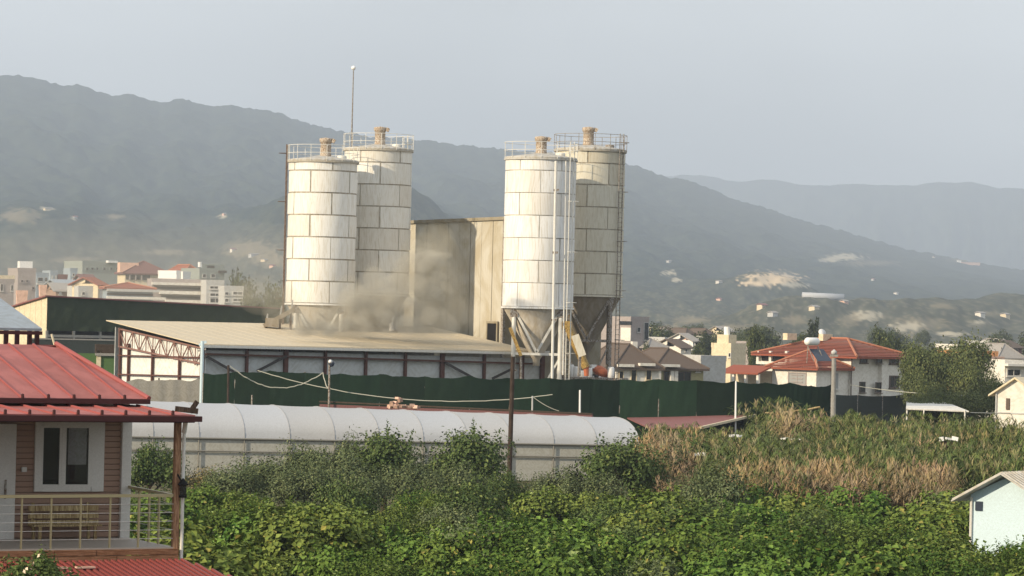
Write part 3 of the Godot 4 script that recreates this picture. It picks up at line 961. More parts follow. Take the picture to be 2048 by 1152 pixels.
# ------------------------------------------------------------------ green net fence
func build_net_fence() -> void:
	var top := [[407, 746, 33.0], [470, 743, 33.0], [540, 741, 33.0], [610, 744, 33.0], [680, 747, 33.0], [760, 748, 33.0], [850, 753, 33.0], [940, 753, 33.0], [1020, 756, 32.9], [1100, 756, 32.9], [1180, 757, 32.8], [1240, 759, 32.7], [1318, 759, 32.6], [1394, 760, 32.5], [1472, 763, 32.4], [1530, 765, 32.3], [1580, 766, 32.2], [1622, 771, 32.1], [1662, 770, 32.0]]
	var o := thing("net_fence", "long dark green shade-net fence running past shed, silos and houses", "fence", ground_at(1000, 800, 33.3))
	var inv := o.transform.affine_inverse()
	var n := FastNoiseLite.new()
	n.seed = 8
	n.frequency = 0.35
	var nets := weathered(M.net, 4, 0.14)
	for i in top.size() - 1:
		var a: Array = top[i]
		var b: Array = top[i + 1]
		var p0 := P(a[0], a[1], a[2])
		var p1 := P(b[0], b[1], b[2])
		var st := surf(true)
		var cols := 14
		var rows := 8
		var at := func(u: float, v: float) -> Vector3:
			var p := p0.lerp(p1, u)
			var h := p.y - 0.09 * 4.0 * u * (1.0 - u) + n.get_noise_2d(p.x * 2.0, 90.0) * 0.09
			p.y = h * v
			var bulge := sin(u * PI) * (0.05 + 0.05 * n.get_noise_2d(i * 10.0, v * 5.0))
			p.z += bulge + n.get_noise_2d(p.x * 3.0 + 40.0, p.y * 8.0) * 0.06 + n.get_noise_2d(p.x * 8.0, p.y * 3.0 + 50.0) * 0.05
			return inv * p
		for c in cols:
			for r in rows:
				var u0 := float(c) / cols
				var u1 := float(c + 1) / cols
				var v0 := float(r) / rows
				var v1 := float(r + 1) / rows
				quad(st, at.call(u0, v0), at.call(u1, v0), at.call(u1, v1), at.call(u0, v1))
		var panel := put(o, "net_panel", done(st), M.net_light if a[0] in [1240, 1318] else nets[(i * 7) % 4])
		if a[0] == 1240: tag(panel, "faded lighter green net panel")
		var g := p0
		g.y = 0.0
		put(o, "post", one_tube(inv * g, inv * (p0 + Vector3(0, 0.0, 0)) - Vector3(0, 0, 0.08), 0.05, -1.0, 6), M.steel_grey)
	# lower grey-green stretch below the villa
	var top2 := [[1662, 788, 25.0], [1715, 790, 24.6], [1765, 792, 24.3], [1812, 788, 24.0]]
	o = thing("low_net_fence", "lower grey-green net fence under the orange-roofed villa", "fence", ground_at(1740, 800, 24.5))
	inv = o.transform.affine_inverse()
	for i in 3:
		var a: Array = top2[i]
		var b: Array = top2[i + 1]
		var p0 := P(a[0], a[1], a[2])
		var p1 := P(b[0], b[1], b[2])
		var st := surf(true)
		for c in 10:
			for r in 4:
				var q := []
				for k in [[c, r], [c + 1, r], [c + 1, r + 1], [c, r + 1]]:
					var u: float = k[0] / 10.0
					var p := p0.lerp(p1, u)
					p.y = (p.y - 0.25 * u * (1 - u)) * k[1] / 4.0
					p.z += n.get_noise_2d(p.x * 3.0, p.y * 3.0) * 0.12
					q.append(inv * p)
				quad(st, q[0], q[1], q[2], q[3])
		put(o, "net_panel", done(st), M.net_grey)
		put(o, "post", one_tube(inv * Vector3(p0.x, 0, p0.z), inv * p0, 0.06, -1.0, 6), M.steel_grey)


# ------------------------------------------------------------------ greenhouse tunnel
func build_greenhouse() -> void:
	var half := 3.9
	# the end hoop: ridge and front foot in the picture; the tunnel's axis runs away to the left
	var turn := deg_to_rad(17.0)
	var foot := ground_at(1292, 945, 37.0)
	var o := thing("greenhouse", "long low plastic tunnel greenhouse in front of the green net fence", "greenhouse", foot, turn)
	var xf := o.transform
	var ridge_r := plane_z(xf, 1216, 834, -half)
	var ridge_l := plane_z(xf, 262, 800, -half)
	var rail_r := plane_z(xf, 1278, 892, 0.0)
	var rail_l := plane_z(xf, 262, 874, 0.0)
	print("greenhouse ", ridge_r, ridge_l, rail_r, rail_l)
	var x_end := rail_r.x
	var x0 := rail_l.x - 6.0
	var bay := 2.42
	var bays := int((x_end - x0) / bay)
	var rise := func(x: float) -> float: return lerpf(ridge_l.y, ridge_r.y, (x - ridge_l.x) / (ridge_r.x - ridge_l.x))
	var rail := func(x: float) -> float: return lerpf(rail_l.y, rail_r.y, (x - rail_l.x) / (rail_r.x - rail_l.x))
	var hoop := func(x: float, t: float, grow: float) -> Vector3:    # t from 0 (front rail) to 1 (back rail)
		var a := PI * t
		var lo: float = rail.call(x)
		var hi: float = rise.call(x)
		return Vector3(x, lo + pow(sin(a), 0.85) * (hi - lo + grow), -half + cos(a) * (half + grow))
	var films := weathered(M.film, 4, 0.018)
	for i in bays:
		var xa := x_end - bay * i
		var st := surf(true)
		var cols := 4
		var rows := 20
		for c in cols:
			for r in rows:
				var q := []
				for k in [[c, r], [c + 1, r], [c + 1, r + 1], [c, r + 1]]:
					var u: float = k[0] / float(cols)
					q.append(hoop.call(xa - bay * (1.0 - u), k[1] / float(rows), -0.03 * 4.0 * u * (1.0 - u)))
				quad(st, q[0], q[1], q[2], q[3])
		put(o, "film_panel", done(st), films[(i * 5) % 4])
	for i in bays + 1:
		var xa := x_end - bay * i
		var st := surf()
		for r in 24:
			tube(st, hoop.call(xa, r / 24.0, 0.012), hoop.call(xa, (r + 1) / 24.0, 0.012), 0.014, -1.0, 5, false)
		put(o, "hoop", done(st), M.hoop)
		var h: float = rail.call(xa)
		if i % 1 == 0:
			put(o, "post", one_tube(Vector3(xa, 0, 0.03), Vector3(xa, h, 0.03), 0.04, -1.0, 6), M.pipe)
			put(o, "post", one_tube(Vector3(xa, 0, -half * 2.0), Vector3(xa, h, -half * 2.0), 0.04, -1.0, 6), M.pipe)
		if i < bays:
			put(o, "side_film", one_box(Vector3(bay - 0.03, h - 0.1, 0.03), Vector3(xa - bay * 0.5, h * 0.5 - 0.02, -0.06 - 0.01 * (i % 2))), M.film_low)
			put(o, "side_film", one_box(Vector3(bay - 0.03, h - 0.1, 0.03), Vector3(xa - bay * 0.5, h * 0.5 - 0.02, -half * 2.0 + 0.06)), M.film_low)
	var xl := x_end - bay * bays
	put(o, "side_rail", one_tube(Vector3(x_end, rail.call(x_end), 0.06), Vector3(xl, rail.call(xl), 0.06), 0.055, -1.0, 6), M.pipe)
	put(o, "side_rail", one_tube(Vector3(x_end, rail.call(x_end) - 0.66, 0.06), Vector3(xl, rail.call(xl) - 0.66, 0.06), 0.045, -1.0, 6), M.pipe)
	# end wall
	var st := surf()
	var pts := []
	for r in 21: pts.append(hoop.call(x_end - 0.05, r / 20.0, -0.02))
	for r in 20:
		var a: Vector3 = pts[r]
		var b: Vector3 = pts[r + 1]
		quad(st, Vector3(a.x, 0, a.z), Vector3(b.x, 0, b.z), b, a)
	put(o, "end_film", done(st), M.film_low)


# ------------------------------------------------------------------ plain building blocks
# a house whose front spans x0..x1 and reaches up to ytop in the picture, s pixels per metre, turned so that its west side shows
func block(called: String, label: String, x0: float, x1: float, ytop: float, s: float, depth: float, turn_deg: float, wall: Material, roof := "flat", roof_m: Material = null, rise := 1.6, group := "", category := "house") -> Node3D:
	var o := thing(called, label, category, ground_at(x0, ytop, s), deg_to_rad(turn_deg), group)
	var xf := o.transform
	var h := plane_z(xf, (x0 + x1) * 0.5, ytop + (x1 - x0) * 0.0, 0).y
	var w := plane_z(xf, x1, ytop, 0).x
	o.set_meta("w", w); o.set_meta("h", h); o.set_meta("d", depth)
	var st := surf()
	box(st, Vector3(w / 2, h / 2, -depth / 2), Vector3(w, h, depth))
	put(o, "wall", done(st), wall)
	var rm: Material = roof_m if roof_m else M.roof_flat
	st = surf()
	var e := 0.45
	if roof == "flat":
		put(o, "roof", one_box(Vector3(w - 0.5, 0.1, depth - 0.5), Vector3(w / 2, h + 0.06, -depth / 2)), rm)
		for k in [[w / 2, -0.1, w + 0.1, 0.25], [w / 2, -depth + 0.1, w + 0.1, 0.25]]:
			put(o, "parapet", one_box(Vector3(k[2], 0.55, k[3]), Vector3(k[0], h + 0.27, k[1])), wall)
		for x in [0.1, w - 0.1]:
			put(o, "parapet", one_box(Vector3(0.22, 0.52, depth - 0.5), Vector3(x, h + 0.26, -depth / 2)), wall)
	elif roof == "hip":
		var a := Vector3(-e, h, e); var b := Vector3(w + e, h, e); var c := Vector3(w + e, h, -depth - e); var d := Vector3(-e, h, -depth - e)
		var r0: Vector3; var r1: Vector3
		if w >= depth:
			r0 = Vector3(depth / 2, h + rise, -depth / 2); r1 = Vector3(w - depth / 2, h + rise, -depth / 2)
			quad(st, a, b, r1, r0); tri(st, b, c, r1); quad(st, c, d, r0, r1); tri(st, d, a, r0)
		else:
			r0 = Vector3(w / 2, h + rise, -w / 2); r1 = Vector3(w / 2, h + rise, -depth + w / 2)
			tri(st, a, b, r0); quad(st, b, c, r1, r0); tri(st, c, d, r1); quad(st, d, a, r0, r1)
		var up := Vector3(0, 0.02, 0)
		slab(st, [a - up, b - up, c - up, d - up], Vector3(0, 0.18, 0))
		var roof_o := put(o, "roof", done(st), rm)
		var corners := [[a, r0], [b, r1 if w >= depth else r0], [c, r1], [d, r0 if w >= depth else r1], [r0, r1]]
		for k in corners:
			if k[0].distance_to(k[1]) > 0.3:
				put(roof_o, "ridge_cap", one_tube(k[0], k[1], 0.11, -1.0, 6), M.tile_ridge if rm == M.tile_orange else rm)
	else:   # gable along x
		slab(st, [Vector3(-e, h - 0.15, e), Vector3(w + e, h - 0.15, e), Vector3(w + e, h + rise, -depth / 2), Vector3(-e, h + rise, -depth / 2)], Vector3(0, 0.14, 0))
		slab(st, [Vector3(-e, h + rise, -depth / 2), Vector3(w + e, h + rise, -depth / 2), Vector3(w + e, h - 0.15, -depth - e), Vector3(-e, h - 0.15, -depth - e)], Vector3(0, 0.14, 0))
		put(o, "roof", done(st), rm)
		st = surf()
		for x in [0.03, w - 0.03]:
			slab(st, [Vector3(x - 0.03, h - 0.05, 0), Vector3(x + 0.03, h - 0.05, 0), Vector3(x + 0.03, h + rise - 0.16, -depth / 2), Vector3(x - 0.03, h + rise - 0.16, -depth / 2)], Vector3(0, 0.1, 0))
			slab(st, [Vector3(x - 0.03, h + rise - 0.16, -depth / 2), Vector3(x + 0.03, h + rise - 0.16, -depth / 2), Vector3(x + 0.03, h - 0.05, -depth), Vector3(x - 0.03, h - 0.05, -depth)], Vector3(0, rise * 0.6, 0))
		put(o, "gable", done(st), wall)
	return o

# a framed window on the front (side = false) or the west wall of a block, traced from the picture
func window(o: Node3D, x0: float, y0: float, x1: float, y1: float, side := false, pane: Material = null, frame: Material = null, at := 0.0) -> Node3D:
	var xf := o.transform
	var a := plane_x(xf, x0, y0, at) if side else plane_z(xf, x0, y0, at)
	var b := plane_x(xf, x1, y1, at) if side else plane_z(xf, x1, y1, at)
	var w := absf(b.z - a.z) if side else absf(b.x - a.x)
	var h := absf(a.y - b.y)
	var mid := (a + b) * 0.5
	var f: Material = frame if frame else M.white_frame
	var q := Node3D.new()
	q.name = numbered(o, "window")
	o.add_child(q)
	q.transform = Transform3D(Basis(Vector3.UP, -PI / 2.0 if side else 0.0), mid)
	put(q, "pane", one_box(Vector3(w, h, 0.05), Vector3(0, 0, 0.025)), pane if pane else M.glass)
	var st := surf()
	var t := clampf(w * 0.07, 0.05, 0.12)
	for sx in [-1, 1]: box(st, Vector3(sx * w / 2, 0, 0.05), Vector3(t, h + t, 0.11))
	for sy in [-1, 1]: box(st, Vector3(0, sy * h / 2, 0.052), Vector3(w - t, t, 0.10))
	if w > 0.9: box(st, Vector3(0, 0, 0.045), Vector3(t * 0.7, h - t, 0.07))
	put(q, "frame", done(st), f)
	put(q, "sill", one_box(Vector3(w + 0.25, 0.08, 0.2), Vector3(0, -h / 2 - 0.1, 0.1)), f)
	return q

func slab_on(o: Node3D, called: String, x0: float, y0: float, x1: float, y1: float, out_by: float, m: Material, side := false, at := 0.0) -> MeshInstance3D:
	var xf := o.transform
	var a := plane_x(xf, x0, y0, at) if side else plane_z(xf, x0, y0, at)
	var b := plane_x(xf, x1, y1, at) if side else plane_z(xf, x1, y1, at)
	var mid := (a + b) * 0.5
	var h := absf(a.y - b.y)
	if side:
		return put(o, called, one_box(Vector3(out_by, h, absf(b.z - a.z)), mid - Vector3(out_by / 2 + 0.003, 0, 0)), m)
	return put(o, called, one_box(Vector3(absf(b.x - a.x), h, out_by), mid + Vector3(0, 0, out_by / 2 + 0.003)), m)

func build_warehouse() -> void:
	var s := 21.0
	var o := thing("warehouse", "long dark green netted warehouse with a sunlit cream end wall", "building", ground_at(92, 690, s), deg_to_rad(31.0))
	var xf := o.transform
	var l := plane_z(xf, 92, 593, 0)
	var r := plane_z(xf, 560, 618, 0)
	var ll := plane_z(xf, 92, 661, 0)
	var back := plane_x(xf, 14, 618, 0)
	var w := r.x
	var d := 16.0
	var drop := (l.y - back.y) / -back.z
	var st := surf()
	slab(st, [Vector3(-0.3, l.y + 0.12, 0.3), Vector3(w, r.y + 0.12, 0.3), Vector3(w, r.y + 0.12 - drop * d, -d), Vector3(-0.3, l.y + 0.12 - drop * d, -d)], Vector3(0, 0.12, 0))
	put(o, "roof", done(st), M.roof_pink)
	for i in 12:
		var z0 := -d * i / 12.0
		var z1 := -d * (i + 1) / 12.0 + 0.04
		st = surf()
		slab(st, [Vector3(0, l.y + drop * z0, z0), Vector3(0, l.y + drop * z1, z1), Vector3(0, 0.0, z1), Vector3(0, 0.0, z0)], Vector3(-0.06 - 0.03 * (i % 2), 0, 0))
		put(o, "end_sheet", done(st), M.plaster_cream)
	# net front in wide strips
	var n := FastNoiseLite.new()
	n.seed = 9
	n.frequency = 0.3
	var strips := 9
	for i in strips:
		st = surf(true)
		for c in 8:
			for rr in 6:
				var q := []
				for k in [[c, rr], [c + 1, rr], [c + 1, rr + 1], [c, rr + 1]]:
					var x: float = w * (i + k[0] / 8.0) / strips
					var y: float = lerpf(ll.y, lerpf(l.y, r.y, x / w), k[1] / 6.0)
					q.append(Vector3(x, y, 0.06 + n.get_noise_2d(x * 2.5, y * 4.0) * 0.22))
				quad(st, q[0], q[1], q[2], q[3])
		put(o, "net_panel", done(st), M.net_old)
		put(o, "post", one_box(Vector3(0.22, ll.y, 0.22), Vector3(w * i / strips + 0.1, ll.y / 2, -0.1)), M.concrete)
	put(o, "beam", one_box(Vector3(w, 0.25, 0.2), Vector3(w / 2, ll.y - 0.5, -0.05)), M.concrete)
	put(o, "beam", one_box(Vector3(w, 0.18, 0.2), Vector3(w / 2, ll.y - 1.25, -0.05)), M.concrete)
	put(o, "back_wall", one_box(Vector3(w, l.y - drop * d - 0.4, 0.1), Vector3(w / 2, (l.y - drop * d - 0.4) / 2, -d + 0.2)), M.steel_dark)
	# low wall and clutter in front of the open bay
	o = thing("yard_wall", "low dull concrete wall in front of the open warehouse bay", "wall", ground_at(80, 700, 23.0), deg_to_rad(20.0))
	put(o, "wall", one_box(Vector3(12, plane_z(o.transform, 140, 680, 0).y, 0.3), Vector3(5.0, plane_z(o.transform, 140, 680, 0).y / 2, 0)), M.net_grey)
	put(o, "coping", one_box(Vector3(12.1, 0.12, 0.4), Vector3(5.0, plane_z(o.transform, 140, 680, 0).y + 0.06, 0)), M.concrete)
	o = thing("green_hut", "tan-topped hut with bright green panel walls beside the shed", "hut", ground_at(146, 740, 26.0), deg_to_rad(12.0))
	xf = o.transform
	for k in [[146, 706, 193, 760], [200, 712, 237, 760]]:
		slab_on(o, "green_panel", k[0], k[1], k[2], k[3] + 20, 0.1, M.green_panel)
	slab_on(o, "post", 193, 700, 200, 780, 0.2, M.plaster_cream)
	slab_on(o, "roof_box", 190, 688, 238, 707, 0.6, M.bark, false, -0.4)
	slab_on(o, "roof_trim", 190, 706, 238, 712, 0.3, M.concrete)
	var p0 := plane_z(xf, 150, 720, -0.1)
	put(o, "back_wall", one_box(Vector3(4.0, 5.0, 0.1), Vector3(p0.x + 1.6, 1.6, -1.5)), M.bark)
	o = thing("leaning_pole", "pale pole leaning down in front of the dark warehouse bay", "pole", ground_at(140, 700, 25.0))
	var inv := o.transform.affine_inverse()
	put(o, "pole", one_tube(inv * ground_at(150, 760, 25.0), inv * P(103, 668, 25.0), 0.09, -1.0, 6), M.plaster_cream)

func build_villa() -> void:
	var s := 19.5
	var turn := deg_to_rad(47.0)
	var o := thing("villa", "white two-storey villa with orange tiled hip roofs and shuttered windows", "house", ground_at(1702, 780, s), turn)
	var xf := o.transform
	var eave := plane_z(xf, 1702, 713, 0).y
	var w := plane_z(xf, 1808, 716, 0).x
	var d := -plane_x(xf, 1522, 706, 0).z
	print("villa ", eave, " ", w, " ", d)
	d = clampf(d, 8.0, 14.0)
	var st := surf()
	box(st, Vector3(w / 2, eave / 2, -d / 2), Vector3(w, eave, d))
	put(o, "wall", done(st), M.plaster)
	put(o, "bay_wall", one_box(Vector3(w * 0.42, eave - 0.05, 0.5), Vector3(w * 0.72, eave / 2 - 0.03, 0.2)), M.plaster)
	_hip(o, 0.0, w, 0.45, -d, eave, 1.75, 0.75)
	var wing_w := 5.4
	var wx := -wing_w
	var wz := -0.3
	var wd := -plane_x(xf, 1545, 740, wx).z + wz
	wd = clampf(wd, 4.5, 8.0)
	var weave := plane_z(xf, 1640, 737, wz).y
	put(o, "wing_wall", one_box(Vector3(wing_w, weave, wd), Vector3(wx + wing_w / 2 - 0.02, weave / 2, wz - wd / 2)), M.plaster)
	_hip(o, wx, wx + wing_w - 0.3, wz, wz - wd, weave, 1.75, 0.55)
	# porch to the west with its own little roof
	var pz := wz - wd
	st = surf()
	var ph := weave - 0.15
	slab(st, [Vector3(wx - 2.6, ph - 0.5, pz + 0.2), Vector3(wx - 0.2, ph + 0.25, pz + 0.2), Vector3(wx - 0.2, ph + 0.25, pz - 5.0), Vector3(wx - 2.6, ph - 0.5, pz - 5.0)], Vector3(0, 0.16, 0))
	put(o, "porch_roof", done(st), M.tile_orange)
	for z in [0.0, -1.6, -3.2, -4.8]:
		put(o, "porch_post", one_box(Vector3(0.28, ph - 0.6, 0.28), Vector3(wx - 2.3, (ph - 0.6) / 2, pz + z)), M.plaster)
	put(o, "porch_wall", one_box(Vector3(2.6, ph - 0.3, 4.8), Vector3(wx + 1.4, (ph - 0.3) / 2, pz - 2.6)), M.plaster_cream)
	# upper loggia with arched openings on the west wall
	for k in [[1524, 703, 1542, 722], [1546, 703, 1572, 724]]:
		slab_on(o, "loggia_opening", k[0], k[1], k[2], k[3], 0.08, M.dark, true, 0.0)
	slab_on(o, "loggia_parapet", 1518, 722, 1578, 730, 0.5, M.plaster, true, 0.0)
	for x in [1519, 1544, 1576]:
		slab_on(o, "loggia_column", x - 2, 702, x + 2, 723, 0.35, M.plaster, true, 0.0)
	# windows
	for k in [[1720, 711, 1733, 725], [1753, 712, 1763, 726], [1779, 712, 1796, 727]]:
		window(o, k[0], k[1], k[2], k[3], false, null, M.roof_brown, 0.46 if k[0] > 1740 else 0.0)
	for k in [[1719, 764, 1729, 784], [1751, 765, 1761, 785], [1779, 752, 1796, 775]]:
		window(o, k[0], k[1], k[2], k[3], false, null, M.roof_brown, 0.46 if k[0] > 1740 else 0.0)
	window(o, 1697, 747, 1703, 758, false, null, M.white_frame, wz)
	window(o, 1662, 746, 1675, 778, false, M.curtain, M.white_frame, wz)
	var q := window(o, 1578, 745, 1612, 769, true, M.curtain, M.plaster_mauve, wx)
	for k in 3:
		put(q, "shutter_slat", one_box(Vector3(1.5, 0.09, 0.05), Vector3(0, -0.35 + 0.35 * k, 0.09)), M.plaster_mauve)
	put(o, "drainpipe", one_tube(Vector3(-0.12, 0, 0.1), Vector3(-0.12, eave - 0.2, 0.1), 0.06, -1.0, 6), M.roof_brown)
	# chimney stacks and a satellite dish on the ridge
	for k in [[0.45, 0.55], [0.2, 0.8]]:
		put(o, "chimney", one_box(Vector3(1.6, 0.7, 0.6), Vector3(w * k[0], eave + 1.85, -d * k[1])), M.plaster_cream)
	# solar heater on the wing roof
	var h := thing("solar_heater", "white round tank and dark solar panel on the villa's lower roof", "solar heater", P(1628, 708, 20.2), deg_to_rad(40.0))
	var inv := h.transform.affine_inverse()
	st = surf(true)
	var c := inv * P(1624, 683, 20.2)
	lathe(st, [Vector2(0, -0.85), Vector2(0.3, -0.8), Vector2(0.39, -0.65), Vector2(0.39, 0.65), Vector2(0.3, 0.8), Vector2(0, 0.85)], 20, c, Basis(Vector3(0, 0, 1), PI / 2.0))
	put(h, "tank", done(st), M.tank_white)
	st = surf()
	var pa := inv * P(1640, 694, 20.2)
	box(st, Vector3(0.45, -0.1, 0.5), Vector3(1.9, 0.07, 1.7), Basis(Vector3.RIGHT, 0.75))
	put(h, "solar_panel", done(st), M.solar)
	st = surf()
	for x in [-0.7, 0.7]:
		bar(st, Vector3(c.x + x, c.y - 0.45, 0), Vector3(c.x + x, -0.9, -0.1), 0.06)
		bar(st, Vector3(c.x + x, c.y - 0.45, 0), Vector3(c.x + x, -0.7, 0.9), 0.06)
	put(h, "stand", done(st), M.steel_grey)
	h = thing("satellite_dish", "small pale satellite dish above the villa's ridge", "satellite dish", P(1643, 672, 19.0), 0.4)
	st = surf(true)
	lathe(st, [Vector2(0.0, 0.0), Vector2(0.2, 0.03), Vector2(0.42, 0.14), Vector2(0.42, 0.17), Vector2(0.0, 0.04)], 16, Vector3(0, 0.3, 0), Basis(Vector3.RIGHT, 1.1))
	put(h, "dish", done(st), M.tank_white)
	put(h, "pole", one_tube(Vector3(0, -0.8, 0), Vector3(0, 0.3, 0), 0.04, -1.0, 6), M.steel_grey)

# a tiled hip roof over a rectangle, with ridge caps
func _hip(o: Node3D, x0: float, x1: float, z0: float, z1: float, h: float, rise: float, e: float) -> void:
	var w := x1 - x0 + 2 * e
	var d := z0 - z1 + 2 * e
	var a := Vector3(x0 - e, h, z0 + e); var b := Vector3(x1 + e, h, z0 + e); var c := Vector3(x1 + e, h, z1 - e); var f := Vector3(x0 - e, h, z1 - e)
	var m := minf(w, d) / 2.0
	var r0 := Vector3(x0 - e + m, h + rise, z0 + e - m)
	var r1 := Vector3(x1 + e - m, h + rise, z1 - e + m)
	var st := surf()
	# courses: each face in overlapping tile rows
	var rows := 12
	for i in rows:
		var t0 := float(i) / rows
		var t1 := float(i + 1) / rows
		var lift := Vector3(0, 0.05, 0)
		for k in [[a, b, r0 if w < d else r0, r0 if w < d else Vector3(r1.x, r1.y, r0.z)], [b, c, r0 if w < d else r1, r1], [c, f, r1, r1 if w < d else r0], [f, a, r1 if w < d else r0, r0]]:
			var p0: Vector3 = k[0]; var p1: Vector3 = k[1]; var q0: Vector3 = k[2]; var q1: Vector3 = k[3]
			quad(st, p0.lerp(q0, t0) + lift, p1.lerp(q1, t0) + lift, p1.lerp(q1, t1), p0.lerp(q0, t1))
	var up := Vector3(0, 0.0, 0)
	slab(st, [a - up, b - up, c - up, f - up], Vector3(0, 0.2, 0))
	var roof := put(o, "roof", done(st), M.tile_orange)
	for k in [[a, r0], [b, r0 if w < d else r1], [c, r1], [f, r1 if w < d else r0], [r0, r1]]:
		if k[0].distance_to(k[1]) > 0.4:
			put(roof, "ridge_cap", one_tube(k[0] + Vector3(0, 0.06, 0), k[1] + Vector3(0, 0.06, 0), 0.13, -1.0, 6), M.tile_ridge)

func build_near_house() -> void:
	var o := thing("balcony_house", "brown clapboard house with red metal roof, white window and railed balcony", "house", ground_at(352, 1095, 110.0), deg_to_rad(30.0))
	var xf := o.transform
	var corner := plane_z(xf, 352, 1094, 0)
	var fy := corner.y
	var wall_c := plane_y(xf, 243, 1075, fy)
	var zw := wall_c.z
	print("near house floor ", fy, " wall z ", zw, " corner x ", wall_c.x)
	var zf := zw
	var left := -11.0
	# wall core and clapboards
	var top := plane_z(xf, 150, 832, zw).y
	var xr := plane_z(xf, 258, 960, zw).x
	var st := surf()
	box(st, Vector3((left + xr) / 2, top / 2 + 0.2, zw - 3.5), Vector3(xr - left, top + 0.4, 6.9))
	put(o, "wall", done(st), M.brick_brown)
	st = surf()
	var y := fy + 0.02
	while y < top:
		slab(st, [Vector3(left, y + 0.105, zw - 0.04), Vector3(xr - 0.02, y + 0.105, zw - 0.04), Vector3(xr - 0.02, y, zw + 0.0), Vector3(left, y, zw + 0.0)], Vector3(0, 0, 0.012))
		box(st, Vector3((left + xr) / 2, y + 0.05, zw + 0.008), Vector3(xr - left - 0.04, 0.092, 0.016), Basis(Vector3.RIGHT, 0.12))
		y += 0.105
	tag(put(o, "clapboards", done(st), M.brick_brown), "", "", "", "stuff")
	var pil := plane_z(xf, 241, 960, zw + 0.04).x
	put(o, "corner_board", one_box(Vector3(xr - pil, top - fy, 0.12), Vector3((pil + xr) / 2, (top + fy) / 2, zw + 0.03)), M.white_frame)
	# door
	var d1 := plane_z(xf, 32, 848, zw + 0.05)
	var d0x := plane_z(xf, -40, 848, zw).x
	var dr := put(o, "door", one_box(Vector3(d1.x - d0x, d1.y - fy, 0.08), Vector3((d1.x + d0x) / 2, (d1.y + fy) / 2, zw + 0.05)), M.white_frame)
	put(dr, "door_panel", one_box(Vector3(0.28, 0.9, 0.03), Vector3(d1.x - 0.22, fy + 1.45, zw + 0.1)), M.white_frame)
	put(dr, "handle", one_bar(Vector3(plane_z(xf, 6, 980, zw).x, fy + 0.75, zw + 0.12), Vector3(plane_z(xf, 6, 980, zw).x, fy + 1.1, zw + 0.12), 0.03), M.steel_grey)
	put(o, "wall_light", one_box(Vector3(0.09, 0.09, 0.06), plane_z(xf, 48, 939, zw + 0.06)), M.white_frame)
	# window: broad white casing, sliding sashes, two panes
	var wi := Node3D.new()
	wi.name = "window"
	o.add_child(wi)
	var wa := plane_z(xf, 71, 840, zw + 0.05)
	var wb := plane_z(xf, 206, 982, zw + 0.05)
	var casing := [[71, 838, 84, 983], [183, 838, 206, 983], [84, 838, 183, 852], [84, 973, 183, 983]]
	for k in casing:
		var a := plane_z(xf, k[0], k[1], zw + 0.05)
		var b := plane_z(xf, k[2], k[3], zw + 0.05)
		put(wi, "casing", one_box(Vector3(absf(b.x - a.x) - 0.004, absf(a.y - b.y) - 0.004, 0.05), (a + b) * 0.5), M.white_frame)
	for k in [[84, 852, 122, 973, 0.0, "glass"], [128, 852, 180, 972, 0.012, "curtain"]]:
		var a := plane_z(xf, k[0], k[1], zw + 0.04)
		var b := plane_z(xf, k[2], k[3], zw + 0.04)
		put(wi, "pane", one_box(Vector3(absf(b.x - a.x), absf(a.y - b.y), 0.012), (a + b) * 0.5 + Vector3(0, 0, k[4])), M.window_glass)
	for k in [[120, 852, 124, 973], [125, 850, 130, 976], [178, 852, 183, 974], [84, 969, 124, 974], [130, 969, 178, 974], [84, 850, 183, 856], [82, 852, 84, 974]]:
		var a := plane_z(xf, k[0], k[1], zw + 0.06)
		var b := plane_z(xf, k[2], k[3], zw + 0.06)
		put(wi, "sash", one_box(Vector3(absf(b.x - a.x), absf(a.y - b.y), 0.025), (a + b) * 0.5 + Vector3(0, 0, 0.001 * (k[0] as int % 7))), M.white_frame)
	var ra := plane_z(xf, 86, 852, zw)
	var rb := plane_z(xf, 180, 972, zw)
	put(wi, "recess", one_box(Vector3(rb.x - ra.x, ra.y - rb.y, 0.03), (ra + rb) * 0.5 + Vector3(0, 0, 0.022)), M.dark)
	put(wi, "curtain", one_box(Vector3((rb.x - ra.x) * 0.38, (ra.y - rb.y) * 0.62, 0.006), Vector3(lerpf(ra.x, rb.x, 0.70), lerpf(ra.y, rb.y, 0.33), zw + 0.044)), M.curtain)
	# balcony: floor, fascia boards, posts, wires
	st = surf()
	slab(st, [Vector3(left, fy, 0.0), Vector3(corner.x, fy, 0.0), Vector3(xr, fy, zw - 0.3), Vector3(left, fy, zw - 0.3)], Vector3(0, 0.1, 0))
	put(o, "floor", done(st), M.floor_tile)
	var bottom := plane_z(xf, 200, 1124, 0.05).y
	var nb := 2
	for i in nb:
		var hh := (fy - 0.02 - bottom) / nb
		var pieces := [left, -3.1 + i * 0.7, -1.2 - i * 0.4, corner.x + 0.02]
		for k in 3:
			st = surf()
			box(st, Vector3((pieces[k] + pieces[k + 1]) / 2, bottom + hh * (i + 0.5), 0.04 + rng.randf_range(0, 0.012)), Vector3(pieces[k + 1] - pieces[k] - 0.012, hh - 0.012, 0.08))
			put(o, "fascia_board", done(st), M.wood_flat)
	var edge := Vector3(xr, fy, zw) - corner
	for i in nb:
		var hh := (fy - 0.02 - bottom) / nb
		put(o, "fascia_board", one_bar(corner + Vector3(0, bottom - fy + hh * (i + 0.5), 0), corner + edge + Vector3(0, bottom - fy + hh * (i + 0.5), 0), hh - 0.012, 0.06), M.wood_flat)
	var rail_y := plane_z(xf, 340, 991, 0).y
	var rail := Node3D.new()
	rail.name = "railing"
	o.add_child(rail)
	put(rail, "handrail", one_bar(Vector3(left, rail_y, -0.02), Vector3(corner.x - 0.08, rail_y, -0.02), 0.055, 0.07), M.rail_yellow)
